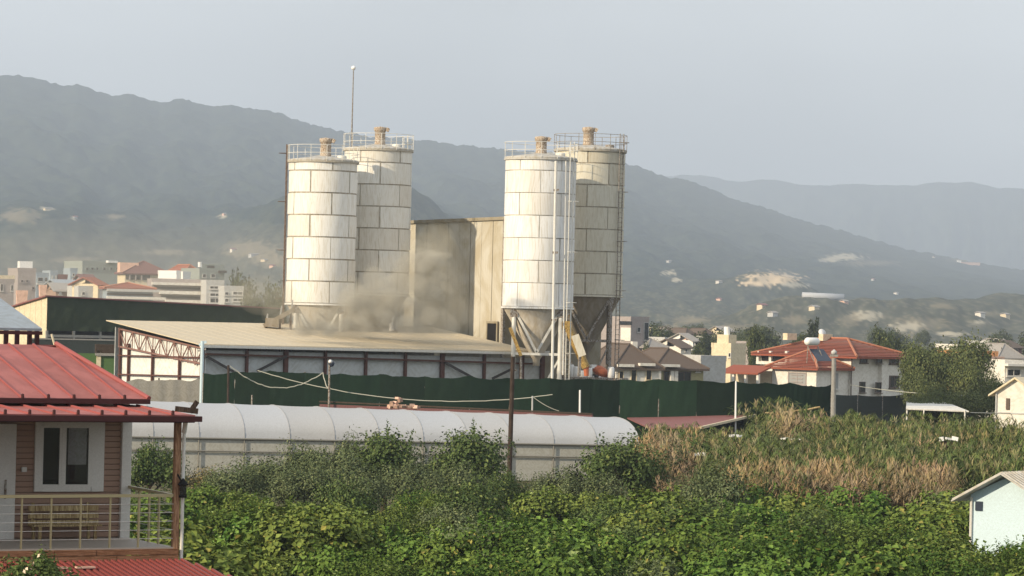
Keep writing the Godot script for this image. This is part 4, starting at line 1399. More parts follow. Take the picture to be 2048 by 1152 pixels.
	var side_a := corner + Vector3(-0.06, rail_y - fy, -0.06)
	var side_b := Vector3(xr - 0.02, rail_y + 0.02, zw + 0.05)
	put(rail, "handrail", one_bar(side_a, side_b, 0.05, 0.06), M.rail_yellow)
	for x in [-10.2, -9.0, -7.8, -6.6, -5.4, -4.2]:
		put(rail, "post", one_bar(Vector3(x, fy, -0.02), Vector3(x, rail_y, -0.02), 0.028), M.rail_yellow)
	for px in [-20, 43, 102, 161, 220, 277]:
		var x := plane_z(xf, px, 1040, -0.02).x
		put(rail, "post", one_bar(Vector3(x, fy, -0.02), Vector3(x, rail_y, -0.02), 0.028), M.rail_yellow)
	for t in [0.30, 0.52, 0.75]:
		var p := side_a.lerp(side_b, t)
		put(rail, "post", one_bar(Vector3(p.x, fy, p.z), p, 0.035), M.rail_yellow)
	for k in range(1, 6):
		var yy := lerpf(fy, rail_y, k / 6.0)
		put(rail, "wire", one_tube(Vector3(left, yy, -0.02), Vector3(corner.x - 0.06, yy, -0.02), 0.005, -1.0, 4), M.steel_white)
		put(rail, "wire", one_tube(Vector3(side_a.x, yy, side_a.z), Vector3(side_b.x, yy, side_b.z), 0.005, -1.0, 4), M.steel_white)
	# corner post and drainpipe
	var post_top := plane_z(xf, 360, 842, -0.06).y
	st = surf()
	bevel_box(st, Vector3(corner.x + 0.0, (post_top + bottom) / 2, -0.05), Vector3(0.115, post_top - bottom, 0.115), 0.012)
	put(o, "corner_post", done(st), M.wood)
	var px0 := plane_z(xf, 366, 1000, 0.06).x
	put(o, "drainpipe", one_tube(Vector3(px0, bottom - 0.1, 0.04), Vector3(px0, post_top - 0.18, 0.04), 0.032, -1.0, 8), M.steel_white)
	put(o, "drainpipe_elbow", one_tube(Vector3(px0, post_top - 0.2, 0.04), Vector3(px0 - 0.04, post_top + 0.02, 0.18), 0.045, -1.0, 8), M.steel_white)
	var reds := weathered(M.red_roof, 4, 0.05)
	# porch roof: sloping sheets with raised seams above a dark gutter
	var g0 := plane_z(xf, 0, 829, 0.45)
	var g1 := plane_z(xf, 402, 836, 0.45)
	var gy := g1.y
	put(o, "gutter", one_box(Vector3(g1.x - left + 1, 0.10, 0.12), Vector3((left - 1 + g1.x) / 2, gy - 0.02, 0.45)), M.red_dark)
	var up_z := -1.15
	var up_y := plane_z(xf, 150, 800, up_z).y - 0.10
	var hip_x := plane_z(xf, 292, 803, up_z).x
	var eave_x := plane_z(xf, 388, 832, 0.36).x
	var nseam := 22
	var step := 0.46
	var x1 := eave_x
	for i in nseam:
		var xa := eave_x - step * i
		var xb := eave_x - step * (i + 1)
		st = surf()
		var ua := minf(xa, hip_x) if i == 0 else xa
		var low_a := Vector3(xa, gy + 0.05, 0.42)
		var low_b := Vector3(xb, gy + 0.05, 0.42)
		var ta := clampf((eave_x - xa) / maxf(eave_x - hip_x, 0.01), 0.0, 1.0)
		var tb := clampf((eave_x - xb) / maxf(eave_x - hip_x, 0.01), 0.0, 1.0)
		var hi_a := Vector3(xa, lerpf(gy + 0.05, up_y, ta), lerpf(0.42, up_z, ta))
		var hi_b := Vector3(xb, lerpf(gy + 0.05, up_y, tb), lerpf(0.42, up_z, tb))
		if ta < 0.02:
			slab(st, [low_b, low_a, hi_b], Vector3(0, 0.03, 0))
		else:
			slab(st, [low_b, low_a, hi_a, hi_b], Vector3(0, 0.03, 0))
		put(o, "porch_roof_sheet", done(st), reds[(i * 3) % 4])
		put(o, "roof_seam", one_bar(low_b + Vector3(0, 0.012, 0), hi_b + Vector3(0, 0.012, 0), 0.04), M.seam)
		st = surf()
		lathe(st, [Vector2(0.0, -0.05), Vector2(0.03, -0.05), Vector2(0.03, 0.025), Vector2(0.0, 0.04)], 8, low_b + Vector3(0, 0.05, 0.03))
		put(o, "seam_cap", done(st), M.red_dark)
	# hip side of the porch roof
	st = surf()
	slab(st, [Vector3(eave_x, gy + 0.05, 0.42), Vector3(eave_x, gy + 0.05, zw - 1.0), Vector3(hip_x, up_y, zw - 1.0), Vector3(hip_x, up_y, up_z)], Vector3(0, 0.03, 0))
	put(o, "porch_roof_side", done(st), M.red_roof)
	st = surf()
	slab(st, [Vector3(left - 1, gy - 0.06, 0.40), Vector3(eave_x, gy - 0.06, 0.40), Vector3(eave_x, gy - 0.06, zw - 1.0), Vector3(left - 1, gy - 0.06, zw - 1.0)], Vector3(0, 0.03, 0))
	put(o, "soffit", done(st), M.red_dark)
	st = surf()
	bar(st, Vector3(eave_x - 0.35, gy + 0.16, 0.30), Vector3(eave_x + 0.05, gy + 0.12, 0.42), 0.1, 0.05)
	bar(st, Vector3(eave_x - 0.1, gy + 0.10, 0.40), Vector3(eave_x + 0.03, gy + 0.30, 0.42), 0.09, 0.03)
	put(o, "bent_flashing", done(st), M.wood_pole)
	# main roof
	var me := plane_z(xf, 298, 800, -1.0)
	var mr := plane_z(xf, 112, 690, -4.2)
	put(o, "eave_board", one_box(Vector3(me.x - left + 1, 0.09, 0.1), Vector3((left - 1 + me.x) / 2, me.y - 0.03, -0.98)), M.red_dark)
	step = 0.5
	for i in 24:
		var xa := me.x - step * i
		var xb := me.x - step * (i + 1)
		var ta := clampf((me.x - xa) / (me.x - mr.x), 0.0, 1.0)
		var tb := clampf((me.x - xb) / (me.x - mr.x), 0.0, 1.0)
		var la := Vector3(xa, me.y + 0.02, -1.0)
		var lb := Vector3(xb, me.y + 0.02, -1.0)
		var ha := Vector3(xa, lerpf(me.y + 0.02, mr.y, ta), lerpf(-1.0, mr.z, ta))
		var hb := Vector3(xb, lerpf(me.y + 0.02, mr.y, tb), lerpf(-1.0, mr.z, tb))
		st = surf()
		if i == 0: slab(st, [lb, la, hb], Vector3(0, 0.03, 0))
		else: slab(st, [lb, la, ha, hb], Vector3(0, 0.03, 0))
		put(o, "roof_sheet", done(st), reds[(i * 5 + 1) % 4])
		put(o, "roof_seam", one_bar(lb + Vector3(0, 0.01, 0), hb + Vector3(0, 0.01, 0), 0.035), M.seam)
		st = surf()
		lathe(st, [Vector2(0.0, -0.05), Vector2(0.03, -0.05), Vector2(0.03, 0.025), Vector2(0.0, 0.04)], 8, lb + Vector3(0, 0.04, 0.03))
		put(o, "seam_cap", done(st), M.red_dark)
	st = surf()
	slab(st, [Vector3(me.x, me.y + 0.02, -1.0), Vector3(me.x, me.y + 0.02, -7.4), Vector3(mr.x, mr.y, mr.z)], Vector3(0, 0.03, 0))
	put(o, "roof_side", done(st), M.red_roof)
	put(o, "hip_cap", one_tube(Vector3(me.x, me.y + 0.03, -1.0), Vector3(mr.x, mr.y + 0.03, mr.z), 0.045, -1.0, 8), M.seam)
	st = surf()
	slab(st, [Vector3(left - 1, mr.y, mr.z), Vector3(mr.x, mr.y, mr.z), Vector3(me.x, me.y, -7.4), Vector3(left - 1, me.y, -7.4)], Vector3(0, 0.03, 0))
	put(o, "roof_back", done(st), M.red_roof)
	# roof terrace pavilion behind the ridge
	var pv := thing("roof_pavilion", "open pavilion with grey-blue roof on dark posts above the red roof", "pavilion", xf * Vector3(mr.x, mr.y - 0.6, -5.2), deg_to_rad(30.0))
	var pf := pv.transform
	var q1 := plane_z(pf, 84, 657, 0)
	var q2 := plane_z(pf, -2, 594, -2.2)
	var pl := -7.0
	st = surf()
	slab(st, [Vector3(pl, q1.y, 0), Vector3(q1.x, q1.y, 0), Vector3(q2.x, q2.y, -2.2), Vector3(pl, q2.y, -2.2)], Vector3(0, 0.05, 0))
	slab(st, [Vector3(q1.x, q1.y, 0), Vector3(q1.x, q1.y, -4.4), Vector3(q2.x, q2.y, -2.2)], Vector3(0, 0.05, 0))
	put(pv, "roof", done(st), M.roof_grey_blue)
	put(pv, "eave_beam", one_box(Vector3(q1.x - pl, 0.07, 0.1), Vector3((q1.x + pl) / 2, q1.y - 0.09, -0.02)), M.red_dark)
	for px in [-30, 12, 34, 59, 91]:
		var p := plane_z(pf, px, 675, -0.1)
		put(pv, "post", one_box(Vector3(0.075, q1.y + 0.3, 0.075), Vector3(minf(p.x, q1.x - 0.06), (q1.y - 0.3) / 2, -0.1)), M.red_dark)
	# yellow slatted bench on the balcony
	var be := thing("bench", "yellow slatted wooden bench on the balcony below the white window", "bench", xf * Vector3(plane_z(xf, 135, 1060, zw + 0.5).x, fy, zw + 0.35), deg_to_rad(30.0))
	for i in 3:
		put(be, "back_slat", one_box(Vector3(1.4, 0.10, 0.03), Vector3(0.05, 0.30 + i * 0.135, -0.18)), M.wood_pale)
	for i in 3:
		put(be, "seat_slat", one_box(Vector3(1.35, 0.03, 0.1), Vector3(0, 0.27, -0.1 + i * 0.12)), M.wood_pale)
	for x in [-0.55, 0.55]:
		for z in [-0.15, 0.16]:
			put(be, "leg", one_box(Vector3(0.05, 0.26, 0.05), Vector3(x, 0.13, z)), M.wood_pale)
		put(be, "back_post", one_box(Vector3(0.05, 0.45, 0.04), Vector3(x, 0.45, -0.21)), M.wood_pale)
	# black lantern on the corner post
	var la := thing("wall_lantern", "black lantern on the balcony's wooden corner post", "lantern", xf * (plane_z(xf, 366, 975, 0.12)), deg_to_rad(30.0))
	st = surf()
	lathe(st, [Vector2(0.0, 0.17), Vector2(0.02, 0.16), Vector2(0.10, 0.06), Vector2(0.10, 0.04), Vector2(0.0, 0.05)], 8)
	put(la, "cap", done(st), M.dark)
	st = surf()
	lathe(st, [Vector2(0.07, 0.04), Vector2(0.06, -0.14), Vector2(0.0, -0.15)], 8)
	put(la, "glass", done(st), M.glass)
	put(la, "arm", one_tube(Vector3(0, 0.05, 0), Vector3(-0.06, 0.24, -0.12), 0.015, -1.0, 6), M.dark)
	put(la, "base", one_box(Vector3(0.11, 0.05, 0.11), Vector3(0, -0.16, 0)), M.dark)
	# lower lean-to roof at the foot of the house
	var lr := thing("lean_to", "ribbed dull red lean-to roof below the balcony", "roof", xf * Vector3(corner.x, 0, 0.2), deg_to_rad(30.0))
	var lf := lr.transform
	var a0 := plane_z(lf, 366, 1121, -0.1)
	var a1 := plane_z(lf, 560, 1190, 2.4)
	var l2 := plane_z(lf, 120, 1126, -0.1)
	st = surf()
	slab(st, [Vector3(-11, a1.y, 2.4), Vector3(a1.x, a1.y, 2.4), Vector3(a0.x, a0.y, -0.1), Vector3(-11, a0.y, -0.1)], Vector3(0, 0.04, 0))
	put(lr, "sheet", done(st), M.red_roof_old)
	st = surf()
	var x := -10.8
	while x < a0.x + 0.9:
		var t := clampf((x - a0.x) / (a1.x - a0.x), 0.0, 1.0)
		var up := Vector3(x, lerpf(a0.y, a1.y, t) + 0.02, lerpf(-0.1, 2.4, t))
		bar(st, Vector3(x, a1.y + 0.02, 2.4), up, 0.045)
		x += 0.125
	tag(put(lr, "ribs", done(st), M.red_roof_old), "", "", "", "stuff")
	put(lr, "front_wall", one_box(Vector3(11 + a1.x - 0.3, a1.y - 0.1, 0.15), Vector3((a1.x - 0.3 - 11) / 2, (a1.y - 0.1) / 2, 2.2)), M.plaster)
	for i in 3:
		var p := plane_z(lf, 60 + i * 55, 1132 + i * 3, 0.5)
		put(lr, "loose_sheet", one_box(Vector3(0.35, 0.03, 0.12), Vector3(p.x, lerpf(a0.y, a1.y, 0.24) + 0.06, 0.5)), M.plaster_pink)

func build_right_houses() -> void:
	# white gable house
	var o := thing("white_house", "white gable-ended house with small dark marks at the reeds' far edge", "house", ground_at(1990, 850, 28.5), deg_to_rad(-38.0))
	var xf := o.transform
	var eave := plane_z(xf, 1992, 783, 0).y
	var apex := plane_z(xf, 2034, 755, 0)
	var w := apex.x * 2.0
	var st := surf()
	slab(st, [Vector3(0, 0, 0), Vector3(w, 0, 0), Vector3(w, eave, 0), Vector3(apex.x, apex.y - 0.1, 0), Vector3(0, eave, 0)], Vector3(0, 0, 8))
	put(o, "wall", done(st), M.plaster)
	for k in [[Vector3(-0.4, eave - 0.25, 0), apex], [apex, Vector3(w + 0.4, eave - 0.25, 0)]]:
		st = surf()
		slab(st, [k[0] + Vector3(0, 0.03, 0.35), k[1] + Vector3(0, 0.03, 0.35), k[1] + Vector3(0, 0.03, -8.3), k[0] + Vector3(0, 0.03, -8.3)], Vector3(0, 0.13, 0))
		put(o, "roof", done(st), M.plaster_cream)
	var m := plane_z(xf, 2016, 808, 0.03)
	put(o, "vent", one_box(Vector3(0.28, 0.8, 0.1), m), M.roof_brown)
	put(o, "string_course", one_box(Vector3(w, 0.09, 0.06), Vector3(w / 2, plane_z(xf, 2016, 826, 0).y, 0.033)), M.plaster_grey)
	put(o, "drainpipe", one_tube(Vector3(0.1, 0, 0.08), Vector3(0.1, eave, 0.08), 0.06, -1.0, 6), M.plaster_grey)
	# pale blue house in the orchard
	o = thing("blue_house", "pale blue house with corrugated gable roof rising out of the orchard", "house", ground_at(1941, 1030, 62.0), deg_to_rad(-36.0))
	xf = o.transform
	eave = plane_z(xf, 1941, 988, 0).y
	apex = plane_z(xf, 2016, 948, 0)
	w = apex.x * 2.0
	st = surf()
	slab(st, [Vector3(0, 0, 0), Vector3(w, 0, 0), Vector3(w, eave, 0), Vector3(apex.x, apex.y - 0.1, 0), Vector3(0, eave, 0)], Vector3(0, 0, 5))
	put(o, "wall", done(st), M.sky_blue_wall)
	var slope := (apex.y - eave) / apex.x
	for k in [[Vector3(-0.45, eave - 0.45 * slope, 0), apex], [apex, Vector3(w + 0.45, eave - 0.45 * slope, 0)]]:
		for i in 8:
			var z0 := 0.5 - 5.6 * i / 8.0
			var z1 := 0.5 - 5.6 * (i + 1) / 8.0 + 0.02
			st = surf()
			slab(st, [k[0] + Vector3(0, 0.04, z0), k[1] + Vector3(0, 0.04, z0), k[1] + Vector3(0, 0.04, z1), k[0] + Vector3(0, 0.04, z1)], Vector3(0, 0.05, 0))
			for q in 3:
				bar(st, k[0] + Vector3(0, 0.06, lerpf(z0, z1, (q + 0.5) / 3.0)), k[1] + Vector3(0, 0.06, lerpf(z0, z1, (q + 0.5) / 3.0)), 0.06)
			put(o, "roof_sheet", done(st), M.silo_joint_light)
	put(o, "window", one_box(Vector3(0.25, 0.3, 0.05), plane_z(xf, 1958, 1012, 0.02)), M.solar)
	put(o, "drainpipe", one_tube(Vector3(0.05, 0, 0.05), Vector3(0.05, eave - 0.1, 0.05), 0.05, -1.0, 6), M.white_frame)
	# flat white canopy over the reeds
	o = thing("canopy", "white sheet canopy on thin posts beyond the reeds", "canopy", ground_at(1880, 830, 28.0), 0.1)
	var inv := o.transform.affine_inverse()
	var p := [inv * P(1812, 817, 29.0), inv * P(1938, 822, 29.0), inv * P(1895, 805, 27.2), inv * P(1813, 803, 27.2)]
	st = surf()
	slab(st, p, Vector3(0, 0.08, 0))
	put(o, "sheet", done(st), M.plaster)
	for k in [[1814, 29.0], [1848, 29.0], [1930, 29.0], [1816, 27.3], [1893, 27.3]]:
		var t := inv * P(k[0], 819 if k[1] > 28 else 806, k[1])
		put(o, "post", one_tube(Vector3(t.x, -o.position.y, t.z), t - Vector3(0, 0.05, 0), 0.06, -1.0, 6), M.plaster)
	# pink sheet roof beside the tunnel
	o = thing("pink_shed", "low shed with faded pink sheet roof beside the tunnel's end", "shed", ground_at(1390, 850, 33.0), deg_to_rad(10.0))
	inv = o.transform.affine_inverse()
	var c0 := inv * P(1254, 834, 32.4)
	var q := [inv * P(1300, 856, 34.4), inv * P(1400, 854, 34.4), inv * P(1518, 827, 32.2), inv * P(1324, 822, 31.6), inv * P(1252, 834, 32.6)]
	var cen := Vector3.ZERO
	for k in q: cen += k / 5.0
	st = surf()
	slab(st, q, Vector3(0, 0.08, 0))
	put(o, "roof", done(st), M.roof_pink)
	put(o, "roof_edge", one_bar(q[1] + Vector3(0, -0.05, 0.03), q[2] + Vector3(0, -0.05, 0.03), 0.14), M.plaster_cream)
	for k in [q[0], q[1], q[2], q[3], q[4], q[1].lerp(q[2], 0.5)]:
		put(o, "post", one_tube(Vector3(k.x, -o.position.y, k.z), k - Vector3(0, 0.08, 0), 0.06, -1.0, 6), M.wood_pole)
	put(o, "wall", one_bar(Vector3(q[1].x, 1.2, q[1].z - 1.5), Vector3(q[2].x, 1.2, q[2].z - 1.0), 2.2, 0.1), M.red_dark)
	# brown-roofed bungalow
	o = block("bungalow", "single-storey house with brown hip roof and white columns behind the fence", 1312, 1407, 737, 20.5, 9.0, 24.0, M.plaster_olive, "hip", M.roof_brown, 1.9)
	for k in [[1328, 743, 1340, 765], [1355, 744, 1380, 768]]:
		window(o, k[0], k[1], k[2], k[3], false, null, M.roof_brown)
	window(o, 1392, 736, 1398, 743)
	for x in [1316, 1342, 1350]:
		slab_on(o, "column", x - 3, 738, x + 3, 775, 0.3, M.plaster)
	slab_on(o, "cornice", 1305, 728, 1354, 734, 0.7, M.plaster, false, 0.2)
	o = block("bungalow", "low house with brown roof and bright white porch next to the silos", 1232, 1318, 736, 21.5, 9.0, 20.0, M.plaster, "hip", M.roof_brown, 2.2)
	for k in [[1238, 742, 1246, 765], [1262, 738, 1272, 765], [1292, 738, 1302, 760]]:
		window(o, k[0], k[1], k[2], k[3], false, null, M.plaster_cream)
	slab_on(o, "cornice", 1232, 728, 1264, 734, 0.6, M.plaster)
	slab_on(o, "cornice", 1276, 726, 1306, 732, 0.6, M.plaster)
	put(o, "chimney", one_box(Vector3(0.5, 1.6, 0.5), plane_z(o.transform, 1268, 700, -3.0)), M.plaster)
	for k in [[1232, 702, 1247, 713], [1252, 702, 1266, 713]]:
		slab_on(o, "dormer", k[0], k[1], k[2], k[3], 0.6, M.plaster, false, -3.5)
	block("blank_wall_building", "plain grey-white windowless building beside the brown-roofed bungalow", 1402, 1452, 722, 20.0, 8.0, 35.0, M.plaster_grey)
	o = block("cream_house", "sunlit cream three-storey house with stepped roof left of the villa", 1462, 1492, 696, 17.5, 2.7, 52.0, M.plaster_cream)
	slab_on(o, "balcony", 1426, 740, 1446, 745, 0.8, M.plaster, true)
	window(o, 1458, 706, 1462, 714, true)
	window(o, 1436, 738, 1442, 752, true)
	var hh: float = o.get_meta("h")
	put(o, "roof_room", one_box(Vector3(1.6, 1.4, 1.6), Vector3(1.0, hh + 0.8, -1.3)), M.plaster_cream)
	put(o, "water_tank", one_tube(Vector3(1.0, hh + 1.5, -1.3), Vector3(1.0, hh + 2.4, -1.3), 0.35, -1.0, 12), M.tank_white)
	o = block("tower_block", "grey-white multi-storey block peeping out right of the silos", 1262, 1298, 641, 14.0, 9.0, 40.0, M.plaster_mauve)
	slab_on(o, "window_band", 1240, 642, 1264, 650, 0.1, M.glass, true)
	for k in [[1243, 655, 1262, 682]]:
		slab_on(o, "side_panel", k[0], k[1], k[2], k[3], 0.12, M.plaster, true)
	for k in [[1288, 645, 1296, 680], [1274, 655, 1280, 664]]:
		window(o, k[0], k[1], k[2], k[3], false, null, M.plaster_grey)
	# farther houses on the right
	o = block("orange_house", "small house with orange-lit porch behind the big tree", 1948, 1996, 710, 15.0, 8.0, 30.0, M.plaster_orange)
	slab_on(o, "balcony", 1944, 712, 1998, 717, 1.2, M.plaster_pink)
	window(o, 1956, 719, 1964, 728)
	slab_on(o, "column", 1990, 716, 1996, 732, 0.6, M.plaster)
	o = block("grey_roof_house", "long low house with grey roof right of the orange-lit house", 1998, 2044, 716, 14.0, 9.0, 20.0, M.plaster_cream, "hip", M.roof_flat, 2.0)
	window(o, 2006, 724, 2012, 732)
	o = block("white_villa", "white flat-roofed house above the gable-ended white house", 2010, 2075, 732, 21.0, 8.0, 25.0, M.plaster)
	slab_on(o, "roof_slab", 2006, 727, 2076, 733, 0.9, M.plaster)
	window(o, 2014, 738, 2040, 752)

func build_town() -> void:
	var o: Node3D
	o = block("apartment_block", "tall mauve apartment block with bright roof tank, far over the warehouse", 36, 72, 543, 13.0, 9.0, 18.0, M.plaster_mauve)
	put(o, "roof_room", one_box(Vector3(2.0, 1.6, 2.0), Vector3(1.6, o.get_meta("h") + 0.8, -3.0)), M.tank_white)
	for k in [[64, 574, 68, 579], [52, 560, 56, 565], [42, 560, 46, 565]]: window(o, k[0], k[1], k[2], k[3], false, null, M.plaster_mauve)
	o = block("apartment_block", "grey block with cream roof storey at the town's edge", -14, 28, 565, 13.5, 9.0, 18.0, M.plaster_mauve)
	slab_on(o, "roof_storey", -12, 550, 29, 564, 0.3, M.plaster_cream, false, -0.4)
	for k in [[1, 568, 6, 582], [22, 570, 26, 582]]: window(o, k[0], k[1], k[2], k[3])
	o = block("apartment_block", "small blue-grey block right of the mauve apartment block", 73, 97, 552, 12.5, 8.0, 18.0, M.plaster_blue)
	for k in [[76, 555, 86, 563], [90, 555, 94, 563]]: window(o, k[0], k[1], k[2], k[3], false, null, M.plaster_grey)
	slab_on(o, "balcony", 73, 566, 98, 570, 0.8, M.plaster_grey)
	o = block("slim_block", "slim blue-white building between blue-grey and maroon-fronted blocks", 101, 115, 547, 11.5, 8.0, 18.0, M.plaster_blue)
	for k in [[103, 551, 106, 570], [110, 551, 113, 570]]: slab_on(o, "window_strip", k[0], k[1], k[2], k[3], 0.1, M.plaster_grey)
	o = block("maroon_block", "low maroon-fronted block among the blue-grey town buildings", 117, 135, 555, 11.5, 8.0, 18.0, M.roof_maroon)
	window(o, 122, 560, 128, 565)
	o = block("slim_block", "slim grey-blue tower with cream side left of the wide green block", 141, 155, 542, 11.0, 7.0, 18.0, M.plaster_blue)
	for k in [[145, 547, 149, 552], [145, 557, 149, 562]]: window(o, k[0], k[1], k[2], k[3])
	o = block("wide_block", "wide grey-green block with a white roof bar, behind the town", 165, 246, 528, 10.0, 12.0, 25.0, M.plaster_green)
	slab_on(o, "roof_bar", 212, 521, 231, 526, 1.5, M.tank_white)
	for x in [172, 182, 192, 206, 220, 232]: window(o, x, 535, x + 5, 540, false, null, M.plaster_green)
	o = block("maroon_block", "narrow maroon-roofed house in front of the wide green block", 168, 190, 560, 12.0, 8.0, 18.0, M.plaster_mauve, "gable", M.roof_maroon, 1.0)
	window(o, 174, 566, 180, 571)
	o = block("low_house", "brown brick house row just above the warehouse roof", 112, 156, 580, 14.5, 8.0, 18.0, M.brick_brown, "gable", M.roof_flat, 1.0)
	window(o, 118, 583, 123, 589, false, M.tank_white)
	o = block("low_house", "low grey house between brick row and cream gable", 157, 190, 580, 15.0, 8.0, 18.0, M.plaster_grey)
	window(o, 164, 584, 170, 590)
	o = block("low_house", "low blue-roofed house behind the brown brick row", 122, 168, 571, 13.5, 8.0, 25.0, M.plaster_blue, "gable", M.roof_grey_blue, 0.9)
	window(o, 135, 574, 140, 579)
	o = block("gable_house", "sunlit cream gable end left of the long white apartment building", 196, 211, 568, 15.0, 5.0, 50.0, M.plaster_cream, "gable", M.tile_orange, 0.9)
	slab_on(o, "arch", 199, 578, 204, 596, 0.06, M.plaster_grey)
	o = block("maroon_roof_block", "block crowned by a broad maroon curved roof", 250, 338, 547, 12.5, 8.0, 15.0, M.plaster_cream, "hip", M.roof_maroon, 2.0)
	slab_on(o, "dark_porch", 252, 549, 300, 560, 0.1, M.steel_dark)
	for x in [258, 270, 282]: slab_on(o, "column", x, 548, x + 2, 561, 0.3, M.plaster_mauve)
	put(o, "roof_room", one_box(Vector3(3.0, 1.6, 3.0), Vector3(1.0, o.get_meta("h") + 0.9, -3.5)), M.plaster_pink)
	o = block("long_apartments", "long white apartment building with orange roof and dark balcony bands", 214, 306, 576, 15.5, 6.0, 12.0, M.plaster_blue, "hip", M.tile_orange, 0.7)
	slab_on(o, "window_band", 214, 586, 306, 592, 0.08, M.steel_dark)
	slab_on(o, "balcony", 213, 592, 330, 600, 0.9, M.plaster)
	slab_on(o, "balcony", 213, 577, 318, 585, 0.9, M.plaster_grey)
	o = block("banded_apartments", "white apartment building with three bright balcony bands", 304, 412, 566, 15.0, 6.0, 12.0, M.plaster_mauve)
	for k in [[303, 564, 412, 572], [318, 581, 412, 590], [330, 599, 414, 608]]: slab_on(o, "balcony", k[0], k[1], k[2], k[3], 1.2, M.plaster)
	for k in [[308, 573, 408, 580], [322, 591, 408, 598]]: slab_on(o, "window_band", k[0], k[1], k[2], k[3], 0.08, M.steel_dark)
	for y in [564, 582, 600]: slab_on(o, "pillar", 401, y, 405, y + 16, 1.4, M.plaster)
	o = block("corner_apartments", "pale apartment building with square windows right of the banded one", 413, 448, 568, 15.2, 6.0, 12.0, M.plaster_grey)
	for k in [[420, 572, 436, 578], [420, 586, 441, 593], [420, 596, 441, 606]]: window(o, k[0], k[1], k[2], k[3])
	o = block("corner_apartments", "lower pale apartment wing ending at the dark trees", 449, 487, 580, 15.6, 6.0, 12.0, M.plaster_grey)
	for k in [[450, 584, 457, 590], [466, 583, 485, 590], [450, 597, 457, 604], [466, 597, 485, 603]]: window(o, k[0], k[1], k[2], k[3])
	o = block("green_block", "grey-green building with roof room, white tank and dish", 399, 449, 543, 12.0, 9.0, 25.0, M.plaster_green)
	slab_on(o, "roof_storey", 403, 528, 446, 542, 0.4, M.plaster_green, false, -2.0)
	slab_on(o, "window_band", 413, 531, 427, 537, 0.5, M.steel_dark, false, -2.0)
	slab_on(o, "canopy", 436, 541, 450, 546, 0.8, M.steel_dark)
	put(o, "water_tank", one_tube(plane_z(o.transform, 400, 534, -1.0), plane_z(o.transform, 400, 524, -1.0), 0.35, -1.0, 12), M.tank_white)
	for k in [[405, 548, 412, 555], [422, 548, 430, 555]]: window(o, k[0], k[1], k[2], k[3])
	block("white_cube_house", "narrow bright white cube house beside the maroon roof", 353, 361, 548, 13.0, 5.0, 40.0, M.tank_white)
	block("white_cube_house", "wider bright white house with sloping end beside the grey-green building", 366, 381, 550, 13.0, 5.0, 40.0, M.tank_white)
	block("orange_roof_house", "small orange-roofed house left of the white tank", 374, 396, 543, 11.5, 7.0, 30.0, M.plaster_mauve, "hip", M.tile_orange, 1.2)
	o = block("pink_hut", "sunlit pink-framed box on the roofs left of the warehouse end", 34, 55, 590, 17.0, 3.0, 10.0, M.plaster_pink)
	o = block("pink_hut", "small pink-white box house just above the warehouse corner", 80, 93, 579, 17.0, 3.0, 10.0, M.plaster_pink)
	# houses scattered over the plain to the right
	var list := [[1302, 1322, 659, 9.5, "plaster_cream"], [1328, 1338, 668, 9.5, "plaster_grey"], [1340, 1352, 664, 9.0, "plaster_pink"], [1356, 1368, 663, 9.0, "plaster_cream"], [1372, 1386, 668, 9.5, "plaster_pink"], [1386, 1398, 681, 12.0, "tank_white"], [1330, 1356, 681, 11.5, "plaster_grey"], [1296, 1330, 694, 14.0, "plaster_mauve"], [1362, 1382, 694, 13.0, "plaster"], [1500, 1530, 690, 13.0, "plaster_mauve"], [1410, 1424, 668, 9.0, "plaster_grey"], [1450, 1470, 662, 8.0, "plaster_cream"], [1980, 1990, 687, 10.0, "plaster_grey"], [2006, 2020, 690, 10.0, "sky_blue_wall"], [2022, 2044, 694, 11.0, "roof_maroon"], [1918, 1930, 694, 10.0, "plaster"]]
	var names := ["sunlit cream house right of the tower block", "grey house just right of the cream one on the plain", "pinkish house with pale gable on the plain", "cream box house in the middle of the far row", "pink house at the end of the far row", "bright white chimney-like house behind the bungalow", "long grey house behind the bungalow roof", "mauve house close behind the bungalow", "white house behind the blank grey building", "mauve house behind the villa's west porch", "small grey house beside the far dark tree", "cream farm house below the bare slope", "grey house on the plain above the orange-lit house", "light blue house on the far plain", "maroon house on the far plain by the picture edge", "white house peeping over the big tree"]
	for i in list.size():
		var k: Array = list[i]
		o = block("plain_house", names[i], k[0], k[1], k[2], k[3], 7.0, 35.0, M[k[4]], ["flat", "hip", "gable"][i % 3], M.roof_flat if i % 2 else M.roof_brown, 1.2)
		var mid: float = (k[0] + k[1]) / 2.0
		window(o, mid - 2, k[2] + 4, mid + 2, k[2] + 9)
	# hazy houses filling the town behind the nearer blocks
	var tones := ["plaster_grey", "plaster_mauve", "plaster_cream", "plaster_blue", "plaster", "plaster_pink"]
	for i in 22:
		var s := rng.randf_range(7.5, 10.5)
		var px := rng.randf_range(-15, 540)
		var wpx := rng.randf_range(14, 30)
		var hh := rng.randf_range(6.0, 11.5)
		var hor := 601.0 + px * 0.0236
		o = block("hazy_house", "plain hazy house in the dense town behind the nearer blocks", px, px + wpx, hor + (9.0 - hh) * s, s, 7.0, rng.randf_range(8, 30), M[tones[i % 6]], ["flat", "flat", "hip"][i % 3], M.roof_flat if i % 2 else M.tile_orange, 1.2, "hazy houses behind the town blocks")
		for k in 3:
			window(o, px + wpx * (0.15 + 0.28 * k), hor + (9.0 - hh) * s + 5, px + wpx * (0.15 + 0.28 * k) + 4, hor + (9.0 - hh) * s + 10)
